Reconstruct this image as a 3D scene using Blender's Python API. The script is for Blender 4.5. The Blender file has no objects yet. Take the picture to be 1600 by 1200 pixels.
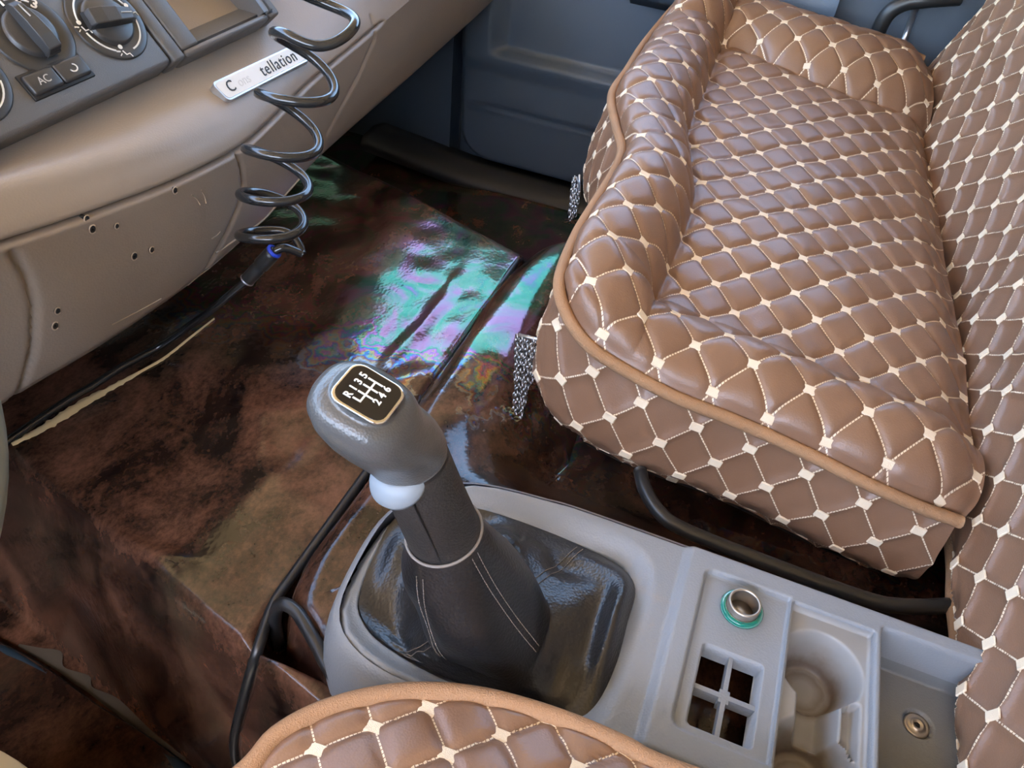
import bpy, bmesh, math, random
import numpy as np
random.seed(7); rng = np.random.RandomState(7)
SC = bpy.context.scene
COL = SC.collection

# ------------------------------------------------------------------ camera
# coordinates below: origin at the camera, X = vehicle right, Y = vehicle forward, Z = up (metres)
CZ = 0.95                                    # camera height above the cab floor
AX = np.array([610., -1030., 1200.]); AX /= np.linalg.norm(AX)
AY = np.array([-5500., -1800., 1200.]); AY -= AX * (AX @ AY); AY /= np.linalg.norm(AY)
AZ = np.cross(AX, AY)
cam_d = bpy.data.cameras.new('camera'); cam_d.sensor_width = 36.0; cam_d.lens = 27.0
cam_d.clip_start = 0.01; cam_d.clip_end = 500
cam = bpy.data.objects.new('camera', cam_d); COL.objects.link(cam); SC.camera = cam
from mathutils import Matrix, Vector
R = [(AX[0], -AX[1], -AX[2]), (AY[0], -AY[1], -AY[2]), (AZ[0], -AZ[1], -AZ[2])]
M4 = Matrix(((*R[0], 0), (*R[1], 0), (*R[2], CZ), (0, 0, 0, 1)))
cam.matrix_world = M4

# ------------------------------------------------------------------ world, sun, exposure
SUN_EL, SUN_AZ = math.radians(61), math.radians(262)    # azimuth from +Y towards +X
world = bpy.data.worlds.new('world'); SC.world = world; world.use_nodes = True
wn = world.node_tree.nodes; wl = world.node_tree.links
bg = wn['Background']; sky = wn.new('ShaderNodeTexSky'); sky.sky_type = 'NISHITA'
sky.sun_disc = False; sky.sun_elevation = SUN_EL; sky.sun_rotation = SUN_AZ
sky.air_density = 1.0; sky.dust_density = 2.2; sky.ozone_density = .9
wl.new(sky.outputs[0], bg.inputs[0]); bg.inputs[1].default_value = 0.34
sd = bpy.data.lights.new('sun', 'SUN'); sd.energy = 11.0; sd.angle = 0.01; sd.color = (1.0, 0.90, 0.72)
sun = bpy.data.objects.new('sun', sd); COL.objects.link(sun)
sun.rotation_euler = (math.pi / 2 - SUN_EL, 0, math.pi - SUN_AZ)
SC.view_settings.view_transform = 'Standard'; SC.view_settings.look = 'None'
SC.view_settings.gamma = 1.0; SC.view_settings.use_curve_mapping = False
SC.view_settings.exposure = 2.85
SC.cycles.max_bounces = 10; SC.cycles.diffuse_bounces = 5
SC.cycles.caustics_reflective = False; SC.cycles.caustics_refractive = False
SC.cycles.sample_clamp_indirect = 6.0

# ------------------------------------------------------------------ geometry helpers
def ray(px, py):
    c = np.array([(px - 800) / 1200., (py - 600) / 1200., 1.]); return np.array([c @ AX, c @ AY, c @ AZ])
def PZ(px, py, z): r = ray(px, py); return r * (z / r[2])
def PX(px, py, x): r = ray(px, py); return r * (x / r[0])
def PY(px, py, y): r = ray(px, py); return r * (y / r[1])
def PT(px, py, t): return ray(px, py) * t
def nrm(v): v = np.asarray(v, float); return v / max(np.linalg.norm(v), 1e-12)
def sstep(a, b, x): t = np.clip((x - a) / (b - a), 0, 1); return t * t * (3 - 2 * t)

def spline(pts, n, closed=False):
    """Catmull-Rom through pts, resampled to n points evenly by arc length."""
    p = np.asarray(pts, float)
    if closed: q = np.vstack([p[-1], p, p[0], p[1]])
    else: q = np.vstack([2 * p[0] - p[1], p, 2 * p[-1] - p[-2]])
    out = []
    for i in range(1, len(q) - 2):
        t = np.linspace(0, 1, 24, endpoint=False)[:, None]
        a, b, c, d = q[i - 1], q[i], q[i + 1], q[i + 2]
        out.append(.5 * (2 * b + (c - a) * t + (2 * a - 5 * b + 4 * c - d) * t ** 2 + (3 * b - a - 3 * c + d) * t ** 3))
    out = np.vstack(out + [q[-2][None]])
    L = np.concatenate([[0], np.cumsum(np.linalg.norm(np.diff(out, axis=0), axis=1))])
    s = np.linspace(0, L[-1], n + 1 if closed else n)
    if closed: s = s[:-1]
    return np.stack([np.interp(s, L, out[:, k]) for k in range(out.shape[1])], 1)

_tabs = {}
def noise(x, y, seed=0):
    """smooth value noise, period 256, about -1..1"""
    if seed not in _tabs: _tabs[seed] = np.random.RandomState(seed).uniform(-1, 1, (256, 256))
    T = _tabs[seed]; x = np.asarray(x, float); y = np.asarray(y, float)
    xi = np.floor(x).astype(int); yi = np.floor(y).astype(int)
    fx = x - xi; fy = y - yi; fx = fx * fx * (3 - 2 * fx); fy = fy * fy * (3 - 2 * fy)
    g = lambda i, j: T[i % 256, j % 256]
    return ((g(xi, yi) * (1 - fx) + g(xi + 1, yi) * fx) * (1 - fy) + (g(xi, yi + 1) * (1 - fx) + g(xi + 1, yi + 1) * fx) * fy)
def fbm(x, y, seed=0, o=3):
    r = 0; 
    for k in range(o): r = r + noise(x * 2 ** k, y * 2 ** k, seed + k) * .5 ** k
    return r

def gridF(nu, nv, cu=False, cv=False):
    F = []
    i = np.arange(nu if cu else nu - 1); j = np.arange(nv if cv else nv - 1)
    I, J = np.meshgrid(i, j, indexing='ij'); I2 = (I + 1) % nu; J2 = (J + 1) % nv
    return np.stack([I * nv + J, I2 * nv + J, I2 * nv + J2, I * nv + J2], -1).reshape(-1, 4)

ORG = {}
def _link(o, V, parent, origin):
    org = origin
    if parent is not None: o.parent = parent; o.location = tuple(org - ORG[parent.name])
    else: o.location = tuple(org)
    COL.objects.link(o); ORG[o.name] = org
def mk(name, V, F, mat, parent=None, smooth=True, uv=None, flip=False):
    V = np.asarray(V, float).reshape(-1, 3) + np.array([0, 0, CZ])
    org = np.array([(V[:, 0].min() + V[:, 0].max()) / 2, (V[:, 1].min() + V[:, 1].max()) / 2, V[:, 2].min()])
    me = bpy.data.meshes.new(name)
    F = [tuple(int(k) for k in f) for f in F]
    if flip: F = [f[::-1] for f in F]
    me.from_pydata((V - org).tolist(), [], F)
    if uv is not None:
        ul = me.uv_layers.new(name='UVMap'); idx = np.zeros(len(me.loops), int); me.loops.foreach_get('vertex_index', idx)
        ul.data.foreach_set('uv', np.asarray(uv, float)[idx].astype(np.float32).ravel())
    if smooth: me.polygons.foreach_set('use_smooth', np.ones(len(me.polygons), bool))
    me.update()
    if mat is not None: me.materials.append(mat)
    o = bpy.data.objects.new(name, me); _link(o, V, parent, org)
    return o
def thing(name, label, cat, org, group=None, kind=None):
    o = bpy.data.objects.new(name, None); o.empty_display_size = .05
    org = np.asarray(org, float) + np.array([0, 0, CZ]); o.location = tuple(org); COL.objects.link(o); ORG[o.name] = org
    return tag(o, label, cat, group, kind)
def tag(o, label=None, cat=None, group=None, kind=None):
    if label: o['label'] = label
    if cat: o['category'] = cat
    if group: o['group'] = group
    if kind: o['kind'] = kind
    return o
def struct(o, label=None): return tag(o, label, None, None, 'structure')

def tube(pts, r, n=10, closed=False, cap=True):
    """tube verts/faces; r scalar or per-point"""
    p = np.asarray(pts, float); m = len(p); r = np.broadcast_to(np.asarray(r, float), (m,))
    if closed: T = np.roll(p, -1, 0) - np.roll(p, 1, 0)
    else: T = np.gradient(p, axis=0)
    T /= np.linalg.norm(T, axis=1)[:, None] + 1e-12
    ref = np.array([0, 0, 1.]) if abs(T[0][2]) < .9 else np.array([1., 0, 0])
    N = np.zeros_like(p); N[0] = nrm(ref - T[0] * (ref @ T[0]))
    for i in range(1, m):
        v = N[i - 1] - T[i] * (N[i - 1] @ T[i]); N[i] = nrm(v)
    B = np.cross(T, N)
    a = np.linspace(0, 2 * np.pi, n, endpoint=False)
    V = p[:, None] + r[:, None, None] * (np.cos(a)[None, :, None] * N[:, None] + np.sin(a)[None, :, None] * B[:, None])
    F = gridF(m, n, closed, True).tolist()
    V = V.reshape(-1, 3)
    if cap and not closed:
        F.append(list(range(n))[::-1]); F.append([(m - 1) * n + k for k in range(n)])
    return V, F
def join(*vf):
    V = []; F = []; o = 0
    for v, f in vf:
        v = np.asarray(v).reshape(-1, 3); V.append(v); F += [[k + o for k in q] for q in f]; o += len(v)
    return np.vstack(V), F
def box(c, h, ax=(np.eye(3))):
    c = np.asarray(c, float); ax = np.asarray(ax, float)
    V = [c + sx * h[0] * ax[0] + sy * h[1] * ax[1] + sz * h[2] * ax[2] for sx in (-1, 1) for sy in (-1, 1) for sz in (-1, 1)]
    F = [(0, 1, 3, 2), (4, 6, 7, 5), (0, 4, 5, 1), (2, 3, 7, 6), (0, 2, 6, 4), (1, 5, 7, 3)]
    return np.array(V), F
def bbox_(c, h, bev, ax=np.eye(3), seg=2):
    bm = bmesh.new(); bmesh.ops.create_cube(bm, size=2)
    for v in bm.verts: v.co = Vector((v.co.x * h[0], v.co.y * h[1], v.co.z * h[2]))
    bmesh.ops.bevel(bm, geom=list(bm.edges), offset=bev, segments=seg, affect='EDGES', profile=.5)
    bm.verts.index_update()
    V = np.array([list(v.co) for v in bm.verts]); F = [[v.index for v in f.verts] for f in bm.faces]; bm.free()
    return V @ np.asarray(ax, float) + np.asarray(c, float), F
def loft(secs, capa=True, capb=True):
    m, n = len(secs), len(secs[0]); V = np.asarray(secs, float).reshape(-1, 3); F = gridF(m, n, False, True).tolist()
    if capa: F.append(list(range(n))[::-1])
    if capb: F.append([(m - 1) * n + k for k in range(n)])
    return V, F
def lathe(c, n_, prof, seg=40, ref=(1, 0, 0), caps=True):
    """prof: list of (radius, height along n_)"""
    n_ = nrm(n_); u = nrm(np.asarray(ref, float) - n_ * (np.asarray(ref, float) @ n_)); w = np.cross(n_, u)
    a = np.linspace(0, 2 * np.pi, seg, endpoint=False)
    return loft([np.asarray(c) + n_ * h + r * (np.cos(a)[:, None] * u + np.sin(a)[:, None] * w) for r, h in prof], caps, caps)
def prism(poly, c, u, w, n_, d0, d1):
    """extruded polygon given in (u,w) plane coordinates"""
    poly = np.asarray(poly, float); c = np.asarray(c); k = len(poly)
    A = c + poly[:, :1] * u + poly[:, 1:] * w
    V = np.vstack([A + n_ * d0, A + n_ * d1]); F = [list(range(k))[::-1], list(range(k, 2 * k))]
    F += [[i, (i + 1) % k, k + (i + 1) % k, k + i] for i in range(k)]
    return V, F
def rrect(hx, hy, r, n=6):
    P = []
    for cx, cy, a0 in ((hx - r, hy - r, 0), (-hx + r, hy - r, 90), (-hx + r, -hy + r, 180), (hx - r, -hy + r, 270)):
        for a in np.radians(np.linspace(a0, a0 + 90, n)): P.append((cx + r * np.cos(a), cy + r * np.sin(a)))
    return np.array(P)
def text_vf(s, size, c, u, w, n_, d0, d1, shear=0, align='CENTER', bold=0.0, space=1.0):
    cu = bpy.data.curves.new('t', 'FONT'); cu.body = s; cu.size = size; cu.shear = shear; cu.align_x = align; cu.align_y = 'CENTER'
    cu.extrude = (d1 - d0) / 2; cu.resolution_u = 3; cu.offset = bold; cu.space_character = space
    o = bpy.data.objects.new('t', cu); COL.objects.link(o)
    me = o.to_mesh(); V = np.array([list(v.co) for v in me.vertices]).reshape(-1, 3); F = [list(p.vertices) for p in me.polygons]
    o.to_mesh_clear(); bpy.data.objects.remove(o); bpy.data.curves.remove(cu)
    return np.asarray(c) + V[:, :1] * u + V[:, 1:2] * w + (V[:, 2:] + (d0 + d1) / 2) * n_, F

# ------------------------------------------------------------------ materials
def newmat(name):
    m = bpy.data.materials.new(name); m.use_nodes = True; nt = m.node_tree
    return m, nt, nt.nodes, nt.links, nt.nodes['Principled BSDF']
def N(nt, t, **kw):
    n = nt.nodes.new(t)
    for k, v in kw.items(): setattr(n, k, v)
    return n
def ramp(nt, stops):
    r = nt.nodes.new('ShaderNodeValToRGB'); e = r.color_ramp.elements
    while len(e) < len(stops): e.new(.5)
    for k, (p, c) in enumerate(stops):
        e[k].position = p; e[k].color = (*c, 1) if len(c) == 3 else c
    return r
def mixc(nt, fac, a, b):
    m = nt.nodes.new('ShaderNodeMix'); m.data_type = 'RGBA'
    for sock, v in ((m.inputs[0], fac), (m.inputs[6], a), (m.inputs[7], b)):
        if hasattr(v, 'links') or hasattr(v, 'is_linked'): nt.links.new(v, sock)
        elif isinstance(v, (tuple, list)): sock.default_value = (*v, 1)
        else: sock.default_value = v
    return m.outputs[2]
def math_(nt, op, a, b=None):
    m = nt.nodes.new('ShaderNodeMath'); m.operation = op
    for i, v in enumerate((a, b)):
        if v is None: continue
        if hasattr(v, 'is_linked'): nt.links.new(v, m.inputs[i])
        else: m.inputs[i].default_value = v
    return m.outputs[0]
def obj_co(nt): return N(nt, 'ShaderNodeTexCoord').outputs['Object']
def noise_n(nt, scale, detail=4, rough=.55, dist=0, co=None):
    n = N(nt, 'ShaderNodeTexNoise'); n.inputs['Scale'].default_value = scale; n.inputs['Detail'].default_value = detail
    n.inputs['Roughness'].default_value = rough; n.inputs['Distortion'].default_value = dist
    nt.links.new(co if co is not None else obj_co(nt), n.inputs['Vector']); return n.outputs[0]
def bump(nt, h, strength, dist, bsdf):
    b = N(nt, 'ShaderNodeBump'); b.inputs['Strength'].default_value = strength; b.inputs['Distance'].default_value = dist
    nt.links.new(h, b.inputs['Height']); nt.links.new(b.outputs[0], bsdf.inputs['Normal']); return b
def plain(name, col, rough=.5, metal=0, grain=0, gscale=900, var=0, spec=.5, wear=None):
    m, nt, ns, ln, b = newmat(name)
    b.inputs['Base Color'].default_value = (*col, 1); b.inputs['Roughness'].default_value = rough; b.inputs['Metallic'].default_value = metal
    b.inputs['Specular IOR Level'].default_value = spec
    if var or wear:
        c = mixc(nt, noise_n(nt, 9, 5), tuple(x * (1 - var) for x in col), tuple(min(1, x * (1 + var)) for x in col))
        if wear:
            r = ramp(nt, [(.62, (0, 0, 0)), (.72, (1, 1, 1))]); ln.new(noise_n(nt, wear[1], 8, .7), r.inputs[0])
            c = mixc(nt, math_(nt, 'MULTIPLY', r.outputs[0], wear[2]), c, wear[0])
        ln.new(c, b.inputs['Base Color'])
    if grain:
        v = N(nt, 'ShaderNodeTexVoronoi'); v.inputs['Scale'].default_value = gscale; ln.new(obj_co(nt), v.inputs['Vector'])
        bump(nt, v.outputs['Distance'], grain, .0006, b)
    return m

def quilt_mat(name, col):
    m, nt, ns, ln, b = newmat(name)
    uv = N(nt, 'ShaderNodeUVMap'); uv.uv_map = 'UVMap'; sep = N(nt, 'ShaderNodeSeparateXYZ'); ln.new(uv.outputs[0], sep.inputs[0])
    a, c = sep.outputs[0], sep.outputs[1]
    def dist(x): return math_(nt, 'ABSOLUTE', math_(nt, 'SUBTRACT', math_(nt, 'FRACT', math_(nt, 'ADD', x, .5)), .5))
    def dash(x): return math_(nt, 'LESS_THAN', math_(nt, 'FRACT', math_(nt, 'MULTIPLY', x, 14.0)), .78)
    la = math_(nt, 'MULTIPLY', math_(nt, 'LESS_THAN', dist(a), .016), dash(c))
    lc = math_(nt, 'MULTIPLY', math_(nt, 'LESS_THAN', dist(c), .016), dash(a))
    line = math_(nt, 'MAXIMUM', la, lc)
    base = mixc(nt, noise_n(nt, 14, 4), tuple(x * .86 for x in col), tuple(x * 1.12 for x in col))
    ln.new(mixc(nt, line, base, (.72, .60, .44)), b.inputs['Base Color'])
    b.inputs['Roughness'].default_value = .36; b.inputs['Specular IOR Level'].default_value = .55
    v = N(nt, 'ShaderNodeTexVoronoi'); v.inputs['Scale'].default_value = 620; ln.new(obj_co(nt), v.inputs['Vector'])
    h = math_(nt, 'ADD', math_(nt, 'MULTIPLY', v.outputs['Distance'], .5), math_(nt, 'MULTIPLY', noise_n(nt, 160, 4), .8))
    h = math_(nt, 'ADD', h, math_(nt, 'MULTIPLY', line, .8))
    bump(nt, h, .22, .0012, b)
    return m

def vinyl_mat(name, dark=(.007, .0045, .004), red=(.092, .044, .029), pale=(.075, .058, .036), tint=1.0):
    m, nt, ns, ln, b = newmat(name)
    co = obj_co(nt); mp = N(nt, 'ShaderNodeMapping'); mp.inputs['Scale'].default_value = (1, 1.25, 1); ln.new(co, mp.inputs[0]); co = mp.outputs[0]
    n1 = noise_n(nt, 9, 9, .68, .5, co); n2 = noise_n(nt, 5, 5, .6, .3, co); n3 = noise_n(nt, 150, 5, .75, 0, co)
    r1 = ramp(nt, [(.38, dark), (.49, tuple(.38 * x + .62 * y for x, y in zip(red, dark))), (.60, red), (.72, tuple(1.5 * x for x in red))])
    s = math_(nt, 'ADD', n1, math_(nt, 'MULTIPLY', math_(nt, 'SUBTRACT', n3, .5), .35)); ln.new(s, r1.inputs[0])
    r2 = ramp(nt, [(.52, (0, 0, 0)), (.70, (1, 1, 1))]); ln.new(n2, r2.inputs[0])
    c = mixc(nt, math_(nt, 'MULTIPLY', r2.outputs[0], .55), r1.outputs[0], pale)
    ln.new(c, b.inputs['Base Color'])
    b.inputs['Roughness'].default_value = .12; b.inputs['Specular IOR Level'].default_value = .42
    # film added to paint the window's coloured reflection, only towards vehicle right
    geo = N(nt, 'ShaderNodeNewGeometry'); sx_ = N(nt, 'ShaderNodeSeparateXYZ'); ln.new(geo.outputs['Position'], sx_.inputs[0])
    mr = N(nt, 'ShaderNodeMapRange'); mr.inputs['From Min'].default_value = .60; mr.inputs['From Max'].default_value = .70
    ln.new(math_(nt, 'ADD', sx_.outputs[0], math_(nt, 'MULTIPLY', math_(nt, 'SUBTRACT', noise_n(nt, 16, 5, .6), .5), .25)), mr.inputs[0])
    tf = math_(nt, 'MULTIPLY', mr.outputs[0], math_(nt, 'ADD', 400.0, math_(nt, 'MULTIPLY', noise_n(nt, 10, 4, .6, 1.0, co), 400.0)))
    ln.new(tf, b.inputs['Thin Film Thickness']); b.inputs['Thin Film IOR'].default_value = 1.8
    v = N(nt, 'ShaderNodeTexVoronoi'); v.inputs['Scale'].default_value = 170; ln.new(co, v.inputs['Vector'])
    h = math_(nt, 'ADD', math_(nt, 'MULTIPLY', v.outputs['Distance'], .35), noise_n(nt, 60, 3, .5, 0, co))
    bump(nt, h, .10, .002, b)
    return m

M = {}
M['quilt'] = quilt_mat('quilted_brown_leather', (.208, .116, .070))
M['quilt_plain'] = plain('plain_brown_leather', (.205, .115, .07), .4, grain=.3, gscale=620)
M['patch'] = plain('cream_embroidery', (.74, .62, .46), .7, grain=.5, gscale=1400)
M['piping'] = plain('tan_suede_piping', (.33, .185, .095), .85, grain=.8, gscale=900, var=.25)
M['vinyl'] = vinyl_mat('marbled_brown_vinyl')
M['vinyl_dark'] = vinyl_mat('dark_marbled_vinyl', (.010, .006, .005), (.06, .028, .018), (.05, .035, .025))
M['edging'] = plain('black_edging_cord', (.014, .015, .017), .32)
M['dash'] = plain('taupe_dash_plastic', (.255, .215, .18), .42, grain=.25, gscale=420, var=.08, wear=((.20, .13, .08), 5, .35))
M['fascia'] = plain('charcoal_fascia_plastic', (.105, .102, .10), .48, grain=.25, gscale=800, var=.06)
M['dial'] = plain('dark_dial_plastic', (.035, .036, .038), .36, grain=.1)
M['white'] = plain('white_print', (.75, .75, .73), .5)
M['pale'] = plain('faded_print', (.42, .42, .41), .5)
M['black'] = plain('matt_black', (.008, .008, .009), .6)
M['console'] = plain('grey_console_plastic', (.205, .222, .245), .45, grain=.35, gscale=500, var=.05, wear=((.30, .23, .16), 7, .35))
def cup_mat(name, col, stain, centers, r0):
    m, nt, ns, ln, b = newmat(name); geo = N(nt, 'ShaderNodeNewGeometry'); c = None; acc = None
    wob = math_(nt, 'MULTIPLY', math_(nt, 'SUBTRACT', noise_n(nt, 40, 5, .6), .5), .010)
    for cx_, cy_ in centers:
        sub_ = N(nt, 'ShaderNodeVectorMath', operation='SUBTRACT'); ln.new(geo.outputs['Position'], sub_.inputs[0]); sub_.inputs[1].default_value = (cx_, cy_, 0)
        mul_ = N(nt, 'ShaderNodeVectorMath', operation='MULTIPLY'); ln.new(sub_.outputs[0], mul_.inputs[0]); mul_.inputs[1].default_value = (1, 1, 0)
        le = N(nt, 'ShaderNodeVectorMath', operation='LENGTH'); ln.new(mul_.outputs[0], le.inputs[0])
        rp = ramp(nt, [(.0, (.15, .15, .15)), (.30, (.1, .1, .1)), (.52, (.75, .75, .75)), (.60, (.35, .35, .35)), (.78, (1, 1, 1)), (.92, (.2, .2, .2)), (1.0, (0, 0, 0))])
        ln.new(math_(nt, 'DIVIDE', math_(nt, 'ADD', le.outputs['Value'], wob), r0), rp.inputs[0])
        acc = rp.outputs[0] if acc is None else math_(nt, 'MAXIMUM', acc, rp.outputs[0])
    fac = math_(nt, 'MULTIPLY', acc, math_(nt, 'ADD', .45, math_(nt, 'MULTIPLY', noise_n(nt, 30, 5), .6)))
    ln.new(mixc(nt, fac, col, stain), b.inputs['Base Color']); b.inputs['Roughness'].default_value = .4
    return m
M['cup'] = cup_mat('stained_cup_holder_plastic', (.24, .24, .24), (.095, .062, .040), [(.390, -.174), (.312, -.174)], .030)
M['tray'] = plain('grey_tray_plastic', (.155, .165, .172), .5, grain=.3, gscale=600, var=.05)  # shade at the rear of the console is put into this darker grey
M['leather'] = plain('black_boot_leather', (.011, .011, .012), .30, grain=.45, gscale=420, var=.2, spec=.6)
M['sleeve'] = plain('charcoal_sleeve_leather', (.022, .020, .019), .48, grain=.5, gscale=600)
M['knob'] = plain('grey_knob_plastic', (.075, .074, .073), .30, grain=.25, gscale=700, spec=.6)
M['silver'] = plain('satin_silver', (.55, .57, .6), .28, .85)
M['chrome'] = plain('chrome', (.8, .8, .8), .08, 1)
M['chain'] = plain('nickel_chain', (.5, .5, .5), .25, 1)
M['gloss_black'] = plain('gloss_black_plate', (.006, .006, .007), .08)
M['thread'] = plain('grey_thread', (.20, .17, .145), .7)
M['hose'] = plain('black_air_hose', (.018, .019, .02), .16, spec=.6)
M['blue'] = plain('blue_release_ring', (.02, .06, .55), .35)
M['door'] = plain('blue_grey_door_plastic', (.072, .096, .128), .5, grain=.25, gscale=500, var=.06)
M['door_dark'] = plain('dark_pillar_plastic', (.035, .037, .04), .5)
M['handle'] = plain('black_grab_handle', (.02, .021, .022), .35)
M['glow'] = None
M['streak'] = plain('cream_sunlit_streak', (.62, .48, .26), .7, var=.2)
M['backing'] = plain('grey_mat_backing', (.055, .046, .036), .85, var=.2)
M['scratch'] = plain('bare_scratch_and_highlight', (.42, .34, .26), .6)
M['cabin'] = plain('cab_lining', (.56, .49, .39), .8)
M['steel'] = plain('dull_steel', (.42, .38, .33), .35, .9)
M['cream'] = plain('sunlit_cream', (.75, .60, .36), .5)
M['rim'] = plain('olive_grey_rim', (.16, .15, .11), .4)
M['ground'] = plain('sandy_ground', (.48, .38, .25), .95, var=.15)
mt, nt, ns, ln, b = newmat('green_ring'); b.inputs['Base Color'].default_value = (.0, .22, .165, 1); b.inputs['Roughness'].default_value = .15
b.inputs['Transmission Weight'].default_value = .3; M['green'] = mt
mt, nt, ns, ln, b = newmat('window_glass')
g = N(nt, 'ShaderNodeBsdfTransparent'); gl = N(nt, 'ShaderNodeBsdfGlossy'); gl.inputs['Roughness'].default_value = .02
fr = N(nt, 'ShaderNodeFresnel'); fr.inputs[0].default_value = 1.3; mx = N(nt, 'ShaderNodeMixShader'); g.inputs[0].default_value = (.93, .97, .95, 1)
ln.new(fr.outputs[0], mx.inputs[0]); ln.new(g.outputs[0], mx.inputs[1]); ln.new(gl.outputs[0], mx.inputs[2]); ln.new(mx.outputs[0], ns['Material Output'].inputs[0]); M['glass'] = mt

# ================================================================== CAB SHELL
XL, XR, YB, YF, ZR = -.80, 1.80, -.75, 1.38, .50
ZFL = -.95
def plate(name, pts, d, mat, label):
    """a slab: polygon pts (list of 3d), extruded by vector d"""
    P = np.array(pts, float); k = len(P); V = np.vstack([P, P + np.array(d)])
    F = [list(range(k))[::-1], list(range(k, 2 * k))] + [[i, (i + 1) % k, k + (i + 1) % k, k + i] for i in range(k)]
    return struct(mk(name, V, F, mat, smooth=False), label)
plate('ceiling', [(XL, YB, ZR), (XR, YB, ZR), (XR, 1.14, ZR), (XL, 1.14, ZR)], (0, 0, .04), M['cabin'], 'cab roof lining')
plate('wall_back', [(XL, YB, ZFL - .05), (XR, YB, ZFL - .05), (XR, YB, ZR), (XL, YB, ZR)], (0, -.04, 0), M['cabin'], 'rear wall of the cab')
plate('wall_front', [(XL, YF, ZFL - .05), (XR, YF, ZFL - .05), (XR, YF, -.12), (XL, YF, -.12)], (0, .04, 0), M['door_dark'], 'firewall below the windscreen')
for sx, nm in ((XL, 'left'), (XR, 'right')):
    d = .04 * np.sign(sx)
    V, F = join(*[box((sx + d / 2, (y0 + y1) / 2, (z0 + z1) / 2), (.02, (y1 - y0) / 2, (z1 - z0) / 2)) for y0, y1, z0, z1 in
                  (((YB, -.42, ZFL - .05, ZR), (-.42, YF, ZFL - .05, -.12), (.82, YF, -.12, -.06), (1.24, YF, -.06, .02), (-.42, 1.14, .46, ZR)) if sx < 0 else ((YB, YF, ZFL - .05, -.06), (YB, -.34, -.06, ZR), (1.24, YF, -.06, .02), (-.34, 1.14, .42, ZR)))])
    struct(mk('wall_' + nm, V, F, M['door_dark'], smooth=False), nm + (' side of the cab with the window opening' if sx > 0 else ' side of the cab with the driver door closed under an open window'))  # unseen left side; its opening is shaped for the light let in
def glass(name, pts, label):
    struct(mk(name, pts, [(0, 1, 2, 3)], M['glass'], smooth=False), label)
glass('window_1', [(XL, YF, -.12), (XR, YF, -.12), (XR, 1.16, ZR), (XL, 1.16, ZR)], 'windscreen glass')
glass('window_2', [(XR + .02, -.34, -.06), (XR + .02, 1.26, -.06), (XR + .02, 1.16, .42), (XR + .02, -.34, .42)], 'passenger door window glass')
struct(mk('ground', [(-40, -40, -2.1), (40, -40, -2.1), (40, 40, -2.1), (-40, 40, -2.1)], [(0, 1, 2, 3)], M['ground']), 'sandy ground outside the truck')

# cab floor under the passenger feet (heightfield) ------------------------------------------------
def Xl(y): return .245 + .24 * (y - .30)
def Xr(y): return .985 + .34 * (y - .317)
def front_z(x, y):
    top = -.655 - .012 * sstep(.45, .75, y) + .004 * fbm(x * 7, y * 7, 3)
    zl = ZFL + .01; zr = ZFL
    kl = sstep(0, 1, (Xl(y) + .022 - x) / .075); kl = np.where(x > Xl(y) + .022, 0, kl)
    kr = sstep(0, 1, (x - Xr(y) + .01) / .12)
    z = top * (1 - kl) + zl * kl; z = z * (1 - kr) + zr * kr
    # creases: on the driver-side slope and diagonal fold on top
    z += .006 * np.exp(-((x - .31 + .12 * (y - .35)) / .012) ** 2) * sstep(.32, .42, y) * sstep(.62, .5, y) * (.6 + .6 * noise(x * 30, y * 30, 9))
    z += .003 * np.exp(-((y - .348 - .01 * noise(x * 9, x * 0, 4)) / .007) ** 2) * sstep(.62, .68, x) * sstep(.93, .86, x)
    z += .004 * np.exp(-((x - .62 + .9 * (y - .33)) / .03) ** 2) * sstep(.6, .4, y)
    z = z - .14 * sstep(.292, .268, y) * sstep(.255, .285, x)
    z += .0035 * noise(x * 26, y * 9, 12) * kl * (1 - kl) * 3
    return z
nx, ny = 330, 150
gx = np.concatenate([np.linspace(.10, .34, 90), np.linspace(.345, 1.78, nx - 90)]); gy = np.linspace(.12, 1.30, ny); GX, GY = np.meshgrid(gx, gy, indexing='ij')
floor = mk('floor', np.stack([GX, GY, front_z(GX, GY)], -1), gridF(nx, ny), M['vinyl'])
struct(floor, 'glossy marbled brown vinyl floor covering over the engine hump')
# lower floor plate under everything
plate('floor_base', [(XL, YB, ZFL - .02), (XR, YB, ZFL - .02), (XR, YF, ZFL - .02), (XL, YF, ZFL - .02)], (0, 0, -.03), M['black'], 'dark cab floor plate')

# rear platform (seat base) covered by vinyl: loft of an outline with a rounded shoulder ---------
pl_top = -.618
out = spline([(1.035, -.70), (1.035, -.5), (1.035, -.3), (1.035, -.1), (1.035, .05), (1.032, .15), (1.02, .215), (.985, .258), (.93, .278), (.85, .285), (.70, .285), (.55, .284), (.45, .283), (.38, .284), (.335, .283), (.295, .272), (.27, .235), (.245, .185), (.232, .10), (.226, .0), (.225, -.1), (.225, -.25), (.225, -.4), (.225, -.55), (.225, -.70)], 260)
oc = out.copy(); tg = np.gradient(oc, axis=0); tg /= np.linalg.norm(tg, axis=1)[:, None]; on = np.stack([tg[:, 1], -tg[:, 0]], 1)   # outward?
if on[110][1] < 0: on = -on
prof = []
for a in np.linspace(0, np.pi / 2, 9): prof.append((-.032 + .032 * np.sin(a), pl_top - .032 + .032 * np.cos(a)))
prof = [(-.16, pl_top + .004), (-.12, pl_top + .004), (-.08, pl_top + .003), (-.05, pl_top + .001)] + prof + [(.004, -.68), (.012, -.74), (.02, -.80), (.02, ZFL)]
secs = []
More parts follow.
